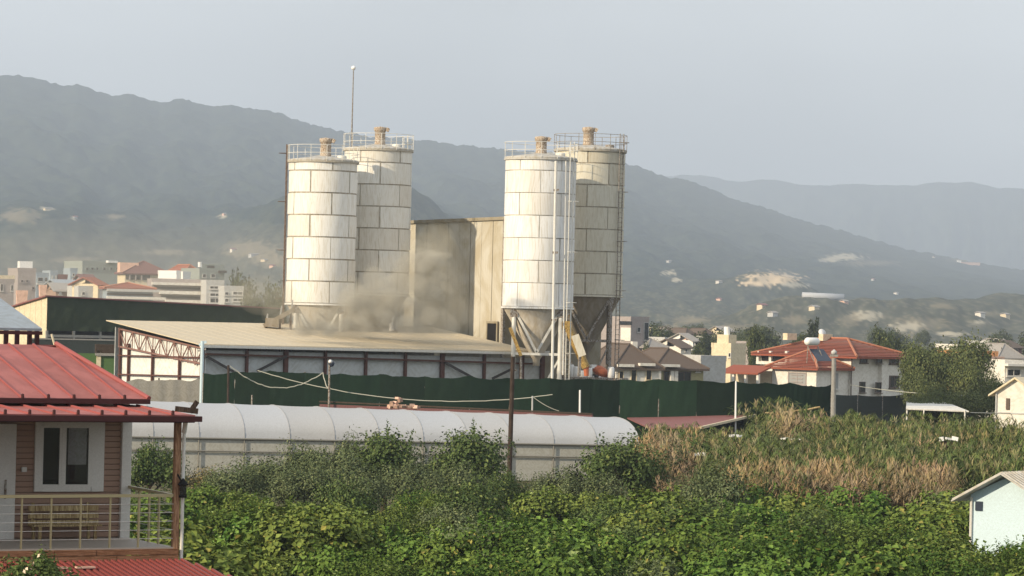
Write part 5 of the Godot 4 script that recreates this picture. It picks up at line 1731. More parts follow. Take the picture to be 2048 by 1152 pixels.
	# tiny houses up on the mountain
	var far := [[150, 436, "white house alone on the west slope"], [96, 420, "long white farm building high on the west slope"], [448, 432, "pale house above the brown spur"], [466, 504, "bright white house on the brown spur"], [508, 514, "long white house on the brown spur"], [528, 524, "small white house low on the brown spur"], [545, 534, "small white house beside the first silo"], [1438, 566, "white house left of the quarry"], [1338, 526, "small white house above the bare strip"], [1524, 619, "bright white house low on the slope under the quarry"], [1688, 607, "white house beside the long pale greenhouse"], [1792, 589, "white house under the wooded crest"], [1746, 562, "small pale house right of the quarry"], [2010, 636, "white tower house on the lower east slope"], [1920, 517, "white house on the crest of the east ridge"], [1868, 500, "small house on the east ridge line"], [1545, 633, "white shed in the lower fields"], [1628, 620, "pale hut in the lower fields"], [1438, 602, "small white hut left of the long greenhouse"], [1960, 634, "house among the lower eastern fields"]]
	for i in far.size():
		var p := mountain_at(far[i][0], far[i][1])
		var w := 2.2 + rng.randf() * 1.7 + (4.0 if far[i][2].begins_with("long") else 0.0)
		var h := 1.7 + rng.randf() * 1.0
		o = thing("hill_house", far[i][2], "house", p - Vector3(0, 1.3, 0), deg_to_rad(30.0 + rng.randf() * 20.0), "small white houses on the mountain slopes")
		put(o, "wall", one_box(Vector3(w, h + 3.0, 4.0), Vector3(0, h / 2 - 1.0, 0)), [M.plaster_grey, M.plaster_cream, M.plaster_pink, M.plaster][i % 4])
		var st := surf()
		slab(st, [Vector3(-w / 2 - 0.4, h + 0.5, 2.3), Vector3(w / 2 + 0.4, h + 0.5, 2.3), Vector3(w / 2 + 0.4, h + 1.3, 0), Vector3(-w / 2 - 0.4, h + 1.3, 0)], Vector3(0, 0.3, 0))
		slab(st, [Vector3(-w / 2 - 0.4, h + 1.3, 0), Vector3(w / 2 + 0.4, h + 1.3, 0), Vector3(w / 2 + 0.4, h + 0.5, -2.3), Vector3(-w / 2 - 0.4, h + 0.5, -2.3)], Vector3(0, 0.3, 0))
		put(o, "roof", done(st), M.roof_flat if i % 3 else M.roof_pink)
	var gp := mountain_at(1646, 596)
	o = thing("hill_greenhouse", "long pale strip greenhouse across the lower mountain slope", "greenhouse", gp, 0.02)
	var len := 84.0 / F * -gp.z
	var st2 := surf(true)
	lathe(st2, [Vector2(0, -len / 2), Vector2(2.0, -len / 2), Vector2(2.0, len / 2), Vector2(0, len / 2)], 20, Vector3(0, 0.5, 0), Basis(Vector3(0, 0, 1), PI / 2.0 - 0.02))
	put(o, "tunnel", done(st2), M.film)
	var lp := mountain_at(1930, 519)
	o = thing("hill_compound", "pale walled compound on the crest of the east ridge", "building", lp - Vector3(0, 1, 0), 0.2)
	put(o, "wall", one_box(Vector3(34, 5, 8), Vector3(9, 1, 0)), M.plaster_pink)
	put(o, "tower", one_box(Vector3(6, 8, 6), Vector3(-11, 2, 1)), M.tank_white)
	put(o, "roof", one_box(Vector3(35, 0.6, 9), Vector3(9, 3.8, 0)), M.roof_flat)


# ------------------------------------------------------------------ poles, cables, odds and ends
func pole(called: String, label: String, x: float, y0: float, y1: float, s: float, r: float, m: Material, lean := 0.0) -> Node3D:
	var base := ground_at(x - lean, y1, s)
	var o := thing(called, label, "pole", base)
	put(o, "shaft", one_tube(Vector3.ZERO, P(x, y0, s) - base, r, r * 0.8, 10), m)
	return o

func build_small_things() -> void:
	var o := pole("utility_pole", "tall weathered wooden utility pole standing in front of the tunnel greenhouse", 1026, 713, 950, 44.0, 0.125, M.wood_pole, 8)
	put(o, "insulator_pin", one_tube(Vector3(0, P(1026, 713, 44.0).y - 0.1, 0), Vector3(0, P(1026, 713, 44.0).y + 0.1, 0), 0.03, -1.0, 6), M.steel_grey)
	put(o, "step_bolt", one_bar(P(1023, 742, 44.0) - o.position, P(1033, 740, 44.0) - o.position, 0.05), M.steel_grey)
	pole("fence_pole", "brown wooden post carrying the white cable before the green fence", 457, 730, 806, 33.7, 0.085, M.wood_pole)
	o = pole("lamp_pole", "slim grey pole with round lamp head before the green fence", 659, 728, 812, 33.7, 0.075, M.steel_grey)
	var st := surf(true)
	lathe(st, [Vector2(0, -0.2), Vector2(0.12, -0.16), Vector2(0.19, 0), Vector2(0.12, 0.16), Vector2(0, 0.2)], 14, P(663, 727, 33.7) - o.position)
	put(o, "lamp_head", done(st), M.solar)
	st = surf(true)
	lathe(st, [Vector2(0, -0.02), Vector2(0.13, 0), Vector2(0, 0.06)], 12, P(661, 725, 33.7) - o.position + Vector3(0, 0.05, 0.17), Basis(Vector3.RIGHT, PI / 2.0))
	put(o, "lamp_glass", done(st), M.tank_white)
	pole("stub_pole", "short grey stub post poking up behind the tunnel near the cable", 504, 790, 806, 33.8, 0.06, M.steel_grey)
	pole("stub_pole", "thin pale post bearing the sagging cable above the tunnel", 1065, 792, 830, 33.9, 0.06, M.plaster_grey)
	pole("stub_pole", "slightly leaning white post behind the tunnel's east half", 1160, 780, 835, 33.9, 0.07, M.tank_white, -1)
	pole("fence_pole", "slender white pole standing against the green fence by the pink roof", 1472, 762, 830, 33.0, 0.065, M.tank_white)
	o = pole("street_lamp", "thick pale concrete lamp post in front of the villa", 1668, 716, 830, 34.0, 0.17, M.concrete)
	st = surf()
	var lp := P(1668, 712, 34.0) - o.position
	box(st, lp + Vector3(0, 0.02, 0), Vector3(0.46, 0.12, 0.3))
	put(o, "cap", done(st), M.concrete)
	st = surf(true)
	lathe(st, [Vector2(0, -0.15), Vector2(0.15, -0.08), Vector2(0.18, 0.06), Vector2(0.0, 0.2)], 12, lp + Vector3(0, 0.2, 0))
	put(o, "lamp_head", done(st), M.plaster_grey)
	# cables
	tag(put(self, "cable", wire(P(459, 731, 33.6), P(646, 745, 33.4), 1.12, 0.03, 26, 0.03), M.cable), "thick twisted white cable sagging between post and shed", "cable")
	tag(put(self, "cable", wire(P(646, 745, 33.4), P(661, 776, 33.5), 0.35, 0.03, 12, 0.02), M.cable), "short loop of white cable hanging left of the lamp pole", "cable")
	tag(put(self, "cable", wire(P(515, 741, 33.5), P(1105, 789, 33.7), 1.0, 0.026, 40, 0.015), M.cable), "long thin cable sagging across the green fence to the pale post", "cable")
	tag(put(self, "cable", wire(P(1065, 793, 33.9), P(1118, 822, 33.9), 0.1, 0.018, 10), M.cable), "guy wire slanting down right of the pale stub post", "cable")
	tag(put(self, "cable", wire(P(1700, 770, 26.5), P(1995, 791, 27.0), 0.25, 0.028, 20), M.cable), "thin wire from the villa towards the white gable house", "cable")
	tag(put(self, "cable", wire(P(1940, 825, 29.0), P(2060, 827, 28.4), 0.02, 0.03, 10), M.cable), "straight pale wire between canopy and white gable house", "cable")
	tag(put(self, "cable", wire(P(1530, 826, 33.0), P(1640, 814, 33.0), 0.1, 0.06, 10, 0.03), M.wood_pale), "pale bent pole lying over the reeds near the pink roof", "pole")
	# low brick wall and rubble behind the tunnel
	o = thing("brick_wall", "low red-brown wall running just behind the tunnel's ridge", "wall", ground_at(900, 830, 34.3))
	var inv := o.transform.affine_inverse()
	var a := inv * P(640, 803, 33.6)
	var b := inv * P(1185, 828, 34.3)
	put(o, "wall", one_bar(Vector3(a.x, a.y / 2, a.z), Vector3(b.x, b.y / 2, b.z), minf(a.y, b.y) * 0.98, 0.25), M.roof_maroon)
	put(o, "coping", one_bar(a, b, 0.08, 0.34), M.bark)
	o = thing("rubble_heap", "heap of pinkish broken bricks on the wall behind the tunnel", "rubble", P(808, 815, 34.3))
	for i in 22:
		var t := rng.randf_range(-1, 1)
		var bs := Vector3(rng.randf_range(0.14, 0.32), rng.randf_range(0.10, 0.22), rng.randf_range(0.14, 0.3))
		var mi := put(o, "brick", one_box(bs), M.brick_brown if i % 3 else M.plaster_pink, Vector3(t * 0.85, maxf(0.02, (0.62 - absf(t + 0.35) * 0.55) * rng.randf()), rng.randf_range(-0.15, 0.15)), rng.randf() * 3.0)
		mi.rotation.x = rng.randf_range(-0.5, 0.5)
	# white plastic scraps among the reeds
	for k in [[1470, 872, 0.7, 0.16, 40.0, "white plastic sheet caught among reeds below the pink roof"], [1582, 876, 1.1, 0.08, 40.0, "long white pipe lying in the reeds"], [1892, 876, 0.9, 0.18, 41.0, "white plastic containers in the reeds below the canopy"], [1398, 906, 0.5, 0.2, 44.0, "small white scrap beside the dry reeds"]]:
		var p := P(k[0], k[1], k[4])
		o = thing("plastic_scrap", k[5], "plastic scrap", Vector3(p.x, 0, p.z + 0.8))
		st = surf()
		for i in 3:
			box(st, Vector3((i - 1) * k[2] * 0.36, p.y + rng.randf_range(-0.05, 0.05), rng.randf_range(-0.1, 0.1)), Vector3(k[2] * rng.randf_range(0.2, 0.4), k[3] * rng.randf_range(0.5, 1.1), 0.2), Basis(Vector3(0, 0, 1), rng.randf_range(-0.25, 0.25)) * Basis(Vector3.UP, rng.randf_range(-0.4, 0.4)))
		put(o, "pieces", done(st), M.tank_white)
		put(o, "stand", one_box(Vector3(k[2] * 0.8, p.y - 0.1, 0.08), Vector3(0, (p.y - 0.1) / 2, 0)), M.wood_pole)


# ------------------------------------------------------------------ plants
class Leaves:
	var pos := PackedVector3Array()
	var col := PackedColorArray()
	var idx := PackedInt32Array()
	func leaf(p: Vector3, d: Vector3, n: Vector3, l: float, w: float, c: Color) -> void:
		var s := d.cross(n).normalized() * w * 0.5
		var up := n * w * 0.22
		var k := pos.size()
		pos.append(p); pos.append(p + d * l * 0.45 + s + up); pos.append(p + d * l); pos.append(p + d * l * 0.45 - s + up)
		for i in 4: col.append(c)
		idx.append_array([k, k + 1, k + 2, k, k + 2, k + 3])
	func mesh() -> ArrayMesh:
		var arr := []
		arr.resize(Mesh.ARRAY_MAX)
		arr[Mesh.ARRAY_VERTEX] = pos
		arr[Mesh.ARRAY_COLOR] = col
		arr[Mesh.ARRAY_INDEX] = idx
		var m := ArrayMesh.new()
		m.add_surface_from_arrays(Mesh.PRIMITIVE_TRIANGLES, arr)
		return m

func ball(r: RandomNumberGenerator) -> Vector3:
	var z := r.randf_range(-1, 1)
	var a := r.randf() * TAU
	var q := sqrt(1.0 - z * z)
	return Vector3(cos(a) * q, z, sin(a) * q)

# leaves in lobes spread through a crown of half size `size` whose middle is at `mid`
func crown(seed_: int, mid: Vector3, size: Vector3, lobes: int, leaves: int, l: float, slim: float, a: Color, b: Color, odd: Color, odd_share := 0.06, spread := 0.62, fine := 1.0, shoots := 0) -> ArrayMesh:
	var r := RandomNumberGenerator.new()
	r.seed = seed_
	var lv := Leaves.new()
	var per := leaves / lobes
	for k in lobes:
		var dir := ball(r)
		if dir.y < -0.4: dir.y *= -0.6
		var c := mid + dir * size * spread * pow(r.randf(), 0.4)
		var rad := minf(size.x, minf(size.y, size.z)) * r.randf_range(0.26, 0.52) * fine
		var tone := r.randf()
		var stretch := Vector3(r.randf_range(0.8, 1.3), r.randf_range(0.75, 1.35), r.randf_range(0.8, 1.3))
		for i in per:
			var n := ball(r)
			var p := c + n * stretch * rad * pow(r.randf(), 0.33) * (1.0 if r.randf() < 0.88 else 1.3)
			var out := (n + (p - mid) / size * 0.5 + Vector3(0, 0.35, 0) + ball(r) * 0.5).normalized()
			var d := (ball(r) + n * 0.7 + Vector3(0, 0.1, 0)).normalized()
			d = (d - out * d.dot(out) * 0.8).normalized()
			var col := a.lerp(b, clampf(tone * 0.6 + r.randf() * 0.5, 0, 1))
			if r.randf() < odd_share: col = odd
			var f := r.randf_range(0.75, 1.3)
			var sz := l * r.randf_range(0.65, 1.25)
			lv.leaf(p, d, out, sz, sz * slim, Color(col.r * f, col.g * f, col.b * f))
	for k in shoots:
		var dir := ball(r)
		dir.y = absf(dir.y) * 0.8 + 0.25
		dir = dir.normalized()
		var root := mid + dir * size * 0.8
		var grow := (dir * 0.6 + Vector3(0, 1, 0)).normalized()
		var tone := r.randf()
		var reach := size.y * r.randf_range(0.3, 0.55)
		for i in 13:
			var p := root + grow * reach * i / 12.0
			var out := (ball(r) + Vector3(0, 0.8, 0)).normalized()
			var d := (ball(r) + grow * 0.5).normalized()
			d = (d - out * d.dot(out) * 0.8).normalized()
			var col := a.lerp(b, clampf(0.35 + tone * 0.6, 0, 1))
			var sz := l * r.randf_range(0.7, 1.3) * (1.1 - 0.03 * i)
			lv.leaf(p, d, out, sz, sz * slim, col * r.randf_range(0.85, 1.25))
	return lv.mesh()

func trunk_mesh(h: float, r0: float, seed_: int, limbs := 5, reach := 0.8) -> ArrayMesh:
	var r := RandomNumberGenerator.new()
	r.seed = seed_
	var st := surf()
	var top := Vector3(r.randf_range(-0.1, 0.1) * h, h * 0.55, r.randf_range(-0.1, 0.1) * h)
	tube(st, Vector3.ZERO, top, r0, r0 * 0.6, 7, false)
	for i in limbs:
		var a := TAU * i / limbs + r.randf()
		var from := top * r.randf_range(0.55, 1.0)
		var to := from + Vector3(cos(a) * reach, h * r.randf_range(0.2, 0.42), sin(a) * reach)
		tube(st, from, to, r0 * 0.5, r0 * 0.15, 5, false)
	return done(st)

# one plant with a crown and a trunk
func plant(called: String, label: String, category: String, at: Vector3, crown_m: Mesh, trunk_m: Mesh, scale_ := Vector3.ONE, turn := 0.0, group := "") -> Node3D:
	var o := thing(called, label, category, at, turn, group)
	put(o, "crown", crown_m, M.leaf)
	if trunk_m: put(o, "trunk", trunk_m, M.bark)
	o.scale = scale_
	return o

func build_plants() -> void:
	# -------- the orchard: bright broad-leaved bushes in one dense grove
	var bushes := []
	var trunks := []
	for i in 10:
		var warm := float(i % 5) / 4.0
		var a := Color(0.030, 0.082, 0.016).lerp(Color(0.05, 0.09, 0.02), warm)
		var b := Color(0.135, 0.212, 0.050).lerp(Color(0.185, 0.225, 0.062), warm)
		var small := i % 3 == 2
		var dim := 0.72 if small else 1.0
		a = Color(a.r * dim, a.g * dim, a.b * dim * 0.9)
		b = Color(b.r * dim, b.g * dim, b.b * dim * 0.9)
		bushes.append(crown(100 + i, Vector3(0, 1.40, 0), Vector3(1.55, 1.2, 1.55), 26, 6200 if small else 4800, 0.10 if small else 0.15, 0.6 if small else 0.84, a, b, Color(0.24, 0.22, 0.06) if i % 2 else Color(0.20, 0.25, 0.09), 0.04, 0.90, 0.84, 8))
		trunks.append(trunk_mesh(2.0, 0.09, 300 + i))
	var n := FastNoiseLite.new()
	n.seed = 14
	n.frequency = 0.11
	var made := 0
	var s := 96.0
	var row := 0
	while s > 49.5:
		var d := F / s
		var half_w := 1024.0 / s + 3.0
		var x := -half_w + (row % 2) * 1.2
		while x < half_w:
			var px := x + rng.randf_range(-0.55, 0.55)
			var pz := -d + rng.randf_range(-0.5, 0.5)
			x += 2.85
			var col := 1024.0 + px * s
			if col < 330 and s > 66.0: continue
			if px < -5.6 * d / 64.0 and s > 80.0: continue
			if col > 1925 and s < 63.5: continue
			if col > 1250 and s < 53.0: continue
			var f := 0.90 + 0.55 * n.get_noise_2d(px * 1.5, pz * 1.5) + rng.randf_range(-0.2, 0.22)
			if s < 62.0 and col < 1300: f *= 0.72
			elif s < 60.0: f = clampf(f * 1.05, 0.85, 1.1)
			if col > 1880 and s < 72.0: f = clampf(f, 0.9, 1.15)
			if n.get_noise_2d(px * 2.0 + 70.0, pz * 2.0) < -0.25: f *= 0.55
			var v := rng.randi() % 10
			plant("orchard_bush", "bright broad-leaved bush in the dense orchard grove", "bush", Vector3(px, 0, pz), bushes[v], trunks[v], Vector3(f * rng.randf_range(1.0, 1.3), f, f * rng.randf_range(1.0, 1.3)), rng.randf() * TAU, "broad-leaved bushes of the orchard grove")
			made += 1
		s = F / (d + 2.8)
		row += 1
	print("orchard bushes ", made)
	# -------- olive and citrus trees before the tunnel, each its own
	var olive := []
	for i in 4:
		olive.append(crown(200 + i, Vector3(0, 0.58, 0), Vector3(0.5, 0.44, 0.5), 30, 7000, 0.045, 0.5, Color(0.054, 0.072, 0.034), Color(0.148, 0.18, 0.086), Color(0.19, 0.21, 0.10), 0.12, 0.85, 0.95, 8))
	var citrus := []
	for i in 3:
		citrus.append(crown(220 + i, Vector3(0, 0.56, 0), Vector3(0.52, 0.46, 0.52), 28, 7000, 0.046, 0.6, Color(0.036, 0.060, 0.021), Color(0.105, 0.145, 0.05), Color(0.15, 0.18, 0.06), 0.08, 0.85, 0.95, 12))
	var yellow := crown(240, Vector3(0, 0.56, 0), Vector3(0.52, 0.46, 0.52), 20, 3200, 0.042, 0.5, Color(0.11, 0.105, 0.045), Color(0.20, 0.17, 0.08), Color(0.26, 0.19, 0.10), 0.2, 0.85)
	var tm := trunk_mesh(0.85, 0.04, 77, 6, 0.25)
	var shrubs := [
		[305, 897, 120, 47, "citrus", "dense dark shrub seen through the balcony's open corner"],
		[415, 928, 120, 47, "yellow", "thin yellowish shrub right of the balcony post"],
		[440, 950, 110, 48, "olive", "low dark olive bush under the yellowish shrub"],
		[530, 916, 140, 46, "olive", "grey-green olive bush in front of the tunnel, east of the yellowish one"],
		[612, 888, 100, 46, "olive", "slender olive tree with one high tuft before the tunnel"],
		[676, 908, 130, 47, "olive", "broad olive between the tufted one and the tall dark one"],
		[768, 870, 150, 46, "citrus", "tall dark round tree covering the tunnel's side rail"],
		[700, 885, 90, 46, "olive", "feathery olive leaning on the tall dark round tree"],
		[820, 930, 140, 48, "olive", "pale olive bush below the tall dark round tree"],
		[862, 915, 90, 46, "olive", "small olive in the gap between two dark trees"],
		[938, 868, 160, 46, "citrus", "big dark tree just left of the utility pole"],
		[925, 935, 110, 49, "olive", "lighter bush at the foot of the big tree by the pole"],
		[1012, 948, 90, 48, "citrus", "low dark bush at the utility pole's foot"],
		[1080, 955, 90, 47, "olive", "small light olive right of the utility pole"],
		[1142, 944, 120, 47, "olive", "grey round olive before the tunnel's east half"],
		[1240, 882, 160, 47, "citrus", "largest dark green tree in front of the tunnel's end"],
		[1200, 955, 110, 50, "olive", "grey bush at the foot of the largest dark tree"],
		[1300, 930, 90, 46, "citrus", "dark bush between largest dark tree and dry reeds"],
		[475, 938, 120, 48, "olive", "rounded olive bush right beside the yellowish shrub's dark foot"],
		[575, 942, 120, 48, "olive", "low olive mound in front of the slender tufted olive"],
		[645, 936, 110, 48, "olive", "dark olive mound between the slender and the broad olive"],
		[728, 948, 120, 49, "olive", "olive mound at the foot of the tall dark round tree"],
		[880, 948, 110, 49, "olive", "low olive mound before the gap of two dark trees"],
		[1440, 946, 150, 55, "olive", "grey-green olive tree standing in the bright orchard"],
		[1375, 965, 120, 53, "olive", "shadowy olive bush left of the grey-green orchard olive"],
		[1350, 1015, 110, 58, "olive", "low grey bush in front of the two orchard olives"],
	]
	for k in shrubs:
		var sc: float = k[3]
		var base := ground_at(k[0], k[1] + 60, sc)
		var h := P(k[0], k[1], sc).y
		var w: float = k[2] / sc
		var m: Mesh = yellow if k[4] == "yellow" else olive[rng.randi() % 4] if k[4] == "olive" else citrus[rng.randi() % 3]
		plant("citrus_tree" if k[4] == "citrus" else "olive_bush" if k[4] == "olive" else "dry_shrub", k[5], "tree" if k[4] == "citrus" else "bush", base, m, tm, Vector3(w * 1.08, h * 1.04, w * 1.08), rng.randf() * TAU)
	for i in 16:
		var sc := rng.randf_range(56.0, 84.0)
		var px := rng.randf_range(420, 1850)
		var h := rng.randf_range(2.3, 3.0)
		var wd := h * rng.randf_range(0.8, 1.1)
		plant("dark_bush", "darker small-leaved bush among the bright orchard bushes", "bush", ground_at(px, 1000, sc), citrus[i % 3] if i % 3 else olive[i % 4], tm, Vector3(wd, h, wd), rng.randf() * TAU, "darker bushes dotted through the orchard")
	# -------- trees farther off
	var far_tree := []
	for i in 4:
		far_tree.append(crown(260 + i, Vector3(0, 0.60, 0), Vector3(0.5, 0.42, 0.5), 24, 2800, 0.058, 0.7, Color(0.035, 0.050, 0.022), Color(0.085, 0.10, 0.042), Color(0.12, 0.13, 0.05), 0.1, 0.85))
	var big := crown(280, Vector3(0, 0.56, 0), Vector3(0.52, 0.46, 0.52), 17, 9500, 0.034, 0.65, Color(0.055, 0.075, 0.030), Color(0.145, 0.165, 0.068), Color(0.15, 0.16, 0.06), 0.1, 0.95, 1.1)
	var cyp := crown(290, Vector3(0, 0.5, 0), Vector3(0.15, 0.5, 0.15), 22, 1100, 0.06, 0.5, Color(0.022, 0.032, 0.018), Color(0.05, 0.062, 0.03), Color(0.06, 0.07, 0.03), 0.1, 0.9)
	var ft := trunk_mesh(0.7, 0.03, 79, 4, 0.2)
	var trees := [
		[1896, 655, 170, 24, big, "tallest broad green tree right of the orange-roofed villa"],
		[1858, 668, 110, 24.5, big, "broad tree crowding the villa side of the tallest one"],
		[1945, 700, 100, 25, big, "lower right shoulder tree beside the tallest broad tree"],
		[1838, 725, 80, 25, big, "small tree filling the gap between villa and tallest broad tree"],
		[1880, 752, 100, 27, big, "bushy tree in front of the tallest broad tree"],
		[1970, 745, 90, 27, big, "dark bushy tree left of the white gable house"],
		[1920, 770, 110, 27.5, big, "brownish low thicket tree behind the white canopy"],
		[1850, 778, 90, 27.5, big, "low thicket tree behind the canopy's west end"],
		[1515, 656, 50, 16, far_tree[0], "dark bushy tree behind the villa's west roof"],
		[1770, 654, 66, 17, far_tree[1], "leaning round tree behind the villa's east roof"],
		[1620, 640, 26, 14, cyp, "dark cypress behind the villa, left one of a pair"],
		[1634, 636, 24, 14, cyp, "dark cypress behind the villa, right one of a pair"],
		[1605, 660, 40, 14, far_tree[2], "dark scrubby tree beside the cypress pair"],
		[1410, 662, 26, 12, cyp, "broad dark conifer above the blank grey building"],
		[1334, 664, 16, 11, cyp, "small dark conifer on the plain beyond the bungalow"],
		[1390, 666, 12, 11, cyp, "thin dark conifer beside the bright chimney-like house"],
		[1290, 688, 40, 16, far_tree[3], "dark tree between tower block and bungalow"],
		[1400, 690, 40, 14, far_tree[0], "dark tree behind the blank grey building"],
		[1510, 690, 30, 17, far_tree[1], "small tree by the villa's west porch"],
		[548, 552, 52, 17, far_tree[2], "olive-green round tree left of the first silo"],
		[508, 575, 66, 17, far_tree[3], "wide dark tree at the end of the pale apartments"],
		[475, 556, 60, 14, far_tree[0], "dark grove tree behind the pale apartments"],
		[464, 541, 12, 13, cyp, "short cypress, west one of three behind the apartments"],
		[475, 536, 12, 13, cyp, "tallest cypress of three behind the apartments"],
		[497, 553, 12, 13, cyp, "short cypress, east one of three behind the apartments"],
		[560, 590, 40, 20, far_tree[1], "dusty shrub tree beside the first silo's foot"],
		[530, 598, 40, 20, far_tree[2], "small dusty tree over the warehouse's east end"],
	]
	for k in trees:
		var sc: float = k[3]
		var h := P(k[0], k[1], sc).y
		var w: float = k[2] / sc
		var wide: float = w * (3.2 if k[4] == cyp else 1.0)
		plant("cypress" if k[4] == cyp else "broad_tree", k[5], "tree", ground_at(k[0], k[1] + 40, sc), k[4], ft, Vector3(wide, h, wide), rng.randf() * TAU)
	# scattered over the plain
	for i in 54:
		var right := i % 3 != 0
		var px := rng.randf_range(1230, 2080) if right else rng.randf_range(-20, 560)
		var sc := rng.randf_range(6.5, 13.0)
		var h := rng.randf_range(4.0, 7.5)
		var wd := h * rng.randf_range(0.7, 1.4)
		var base := ground_at(px, 640, sc)
		if -base.z > NEAR_D * 0.98: base = Vector3(base.x * 0.7, 0, base.z * 0.7)
		plant("plain_tree", "small dark tree scattered between houses on the hazy plain", "tree", base, far_tree[i % 4], null, Vector3(wd, h, wd), rng.randf() * TAU, "trees scattered over the hazy plain")
	# shrubs between the reeds
	for i in 40:
		var sc := rng.randf_range(35.5, 45.0)
		var px := rng.randf_range(1300, 2060)
		if i > 30:
			px = rng.randf_range(1880, 2060)
			sc = rng.randf_range(42.0, 58.0)
		var h := rng.randf_range(2.2, 3.4)
		var wd := h * rng.randf_range(0.8, 1.2)
		var m: Mesh = citrus[i % 3] if i % 2 else olive[i % 4]
		plant("thicket_shrub", "leafy green shrub growing up among the reeds", "shrub", ground_at(px, 880, sc), m, null, Vector3(wd, h, wd), rng.randf() * TAU, "shrubs among the reeds")
	# -------- shrub at the foot of the near house, with pale flowers
	var fl := crown(295, Vector3(0, 0.5, 0), Vector3(0.62, 0.45, 0.5), 14, 2200, 0.07, 0.6, Color(0.045, 0.075, 0.025), Color(0.12, 0.155, 0.05), Color(0.60, 0.48, 0.36), 0.03, 0.85)
	var q := P(70, 1106, 122.0)
	plant("flowering_shrub", "leafy shrub with pale flowers below the balcony", "shrub", Vector3(q.x, q.y - 1.0, q.z), fl, trunk_mesh(0.8, 0.04, 91, 4, 0.3), Vector3(1.15, 1.12, 1.0), 0.4)
	var pot := thing("planter", "pale planter box under the flowering shrub by the lean-to roof", "planter", Vector3(q.x, 0, q.z))
	put(pot, "box", one_box(Vector3(1.4, q.y - 0.9, 0.7), Vector3(0, (q.y - 0.9) / 2, 0)), M.plaster)
	put(pot, "rim", one_box(Vector3(1.5, 0.08, 0.8), Vector3(0, q.y - 0.87, 0)), M.concrete)
	# -------- reeds: thickets nobody could count
	reed_bed("reeds", "tall olive-green reed thicket on the right behind the orchard", Color(0.050, 0.076, 0.026), Color(0.135, 0.158, 0.057), [
		[1290, 1560, 36.0, 39.0, 130, 0.68], [1520, 2090, 34.0, 40.0, 330, 0.84], [1420, 2090, 40.0, 49.0, 420, 0.78], [1480, 1640, 32.4, 32.9, 14, 0.95], [1480, 1900, 48.0, 53.0, 50, 0.78]], 1)
	reed_bed("dry_reeds", "dry straw-brown reeds along the orchard's far edge", Color(0.16, 0.115, 0.065), Color(0.32, 0.235, 0.14), [
		[1290, 1400, 40.0, 45.0, 36, 0.76], [1480, 1680, 49.0, 53.0, 70, 0.72], [1680, 1900, 49.0, 53.5, 110, 0.72], [1300, 1480, 45.0, 48.0, 40, 0.5], [1560, 1640, 36.0, 39.0, 24, 0.9], [1420, 2060, 36.0, 47.0, 40, 0.70]], 2)

func reed_bed(called: String, label: String, a: Color, b: Color, beds: Array, seed_: int) -> void:
	var r := RandomNumberGenerator.new()
	r.seed = 900 + seed_
	var lv := Leaves.new()
	for i in 12:
		var base := Vector3(r.randf_range(-0.5, 0.5), 0, r.randf_range(-0.5, 0.5))
		var h := r.randf_range(2.7, 4.3)
		var lean := Vector3(r.randf_range(-0.10, 0.14), 1.0, r.randf_range(-0.1, 0.1)).normalized()
		var c := a.lerp(b, r.randf())
		lv.leaf(base, lean, Vector3(r.randf_range(-1, 1), 0, 1).normalized(), h, 0.05, c)
		lv.leaf(base, lean, Vector3(1, 0, r.randf_range(-1, 1)).normalized(), h, 0.05, c)
		for k in 15:
			var t := r.randf_range(0.25, 1.0)
			var az := r.randf() * TAU
			var out := Vector3(cos(az), r.randf_range(0.1, 1.1), sin(az)).normalized()
			var cc := a.lerp(b, r.randf())
			var l := r.randf_range(0.4, 0.8)
			var p := base + lean * h * t
			var nn := out.cross(Vector3(-out.z, 0, out.x)).normalized()
			lv.leaf(p, out, nn, l, 0.085, cc)
			lv.leaf(p + out * l * 0.9, (out + Vector3(0, -1.6, 0)).normalized(), nn, l * 0.7, 0.07, cc)
		if r.randf() < 0.3:
			for k in 10:
				var az := r.randf() * TAU
				lv.leaf(base + lean * h * r.randf_range(0.9, 1.05), Vector3(cos(az) * 0.4, 1, sin(az) * 0.4).normalized(), Vector3(sin(az), 0, -cos(az)), 0.35, 0.06, b.lerp(Color(0.42, 0.34, 0.22), 0.5))
	var mm := MultiMesh.new()
	mm.transform_format = MultiMesh.TRANSFORM_3D
	mm.use_colors = true
	mm.mesh = lv.mesh()
	var total := 0
	for k in beds: total += k[4]
	mm.instance_count = total
	var i := 0
	for k in beds:
		for j in int(k[4]):
			var s := r.randf_range(k[2], k[3])
			var p := ground_at(r.randf_range(k[0], k[1]), 880, s)
			var f: float = k[5] * r.randf_range(0.75, 1.12)
			mm.set_instance_transform(i, Transform3D(Basis(Vector3.UP, r.randf() * TAU).scaled(Vector3(f, f, f)), p))
			var w := r.randf_range(0.75, 1.25)
			mm.set_instance_color(i, Color(w * r.randf_range(0.9, 1.1), w, w * r.randf_range(0.8, 1.1)))
			i += 1
	var o := MultiMeshInstance3D.new()
	o.name = called
	o.multimesh = mm
	o.material_override = M.leaf
	add_child(o)
	tag(o, label, "reeds", "", "stuff")


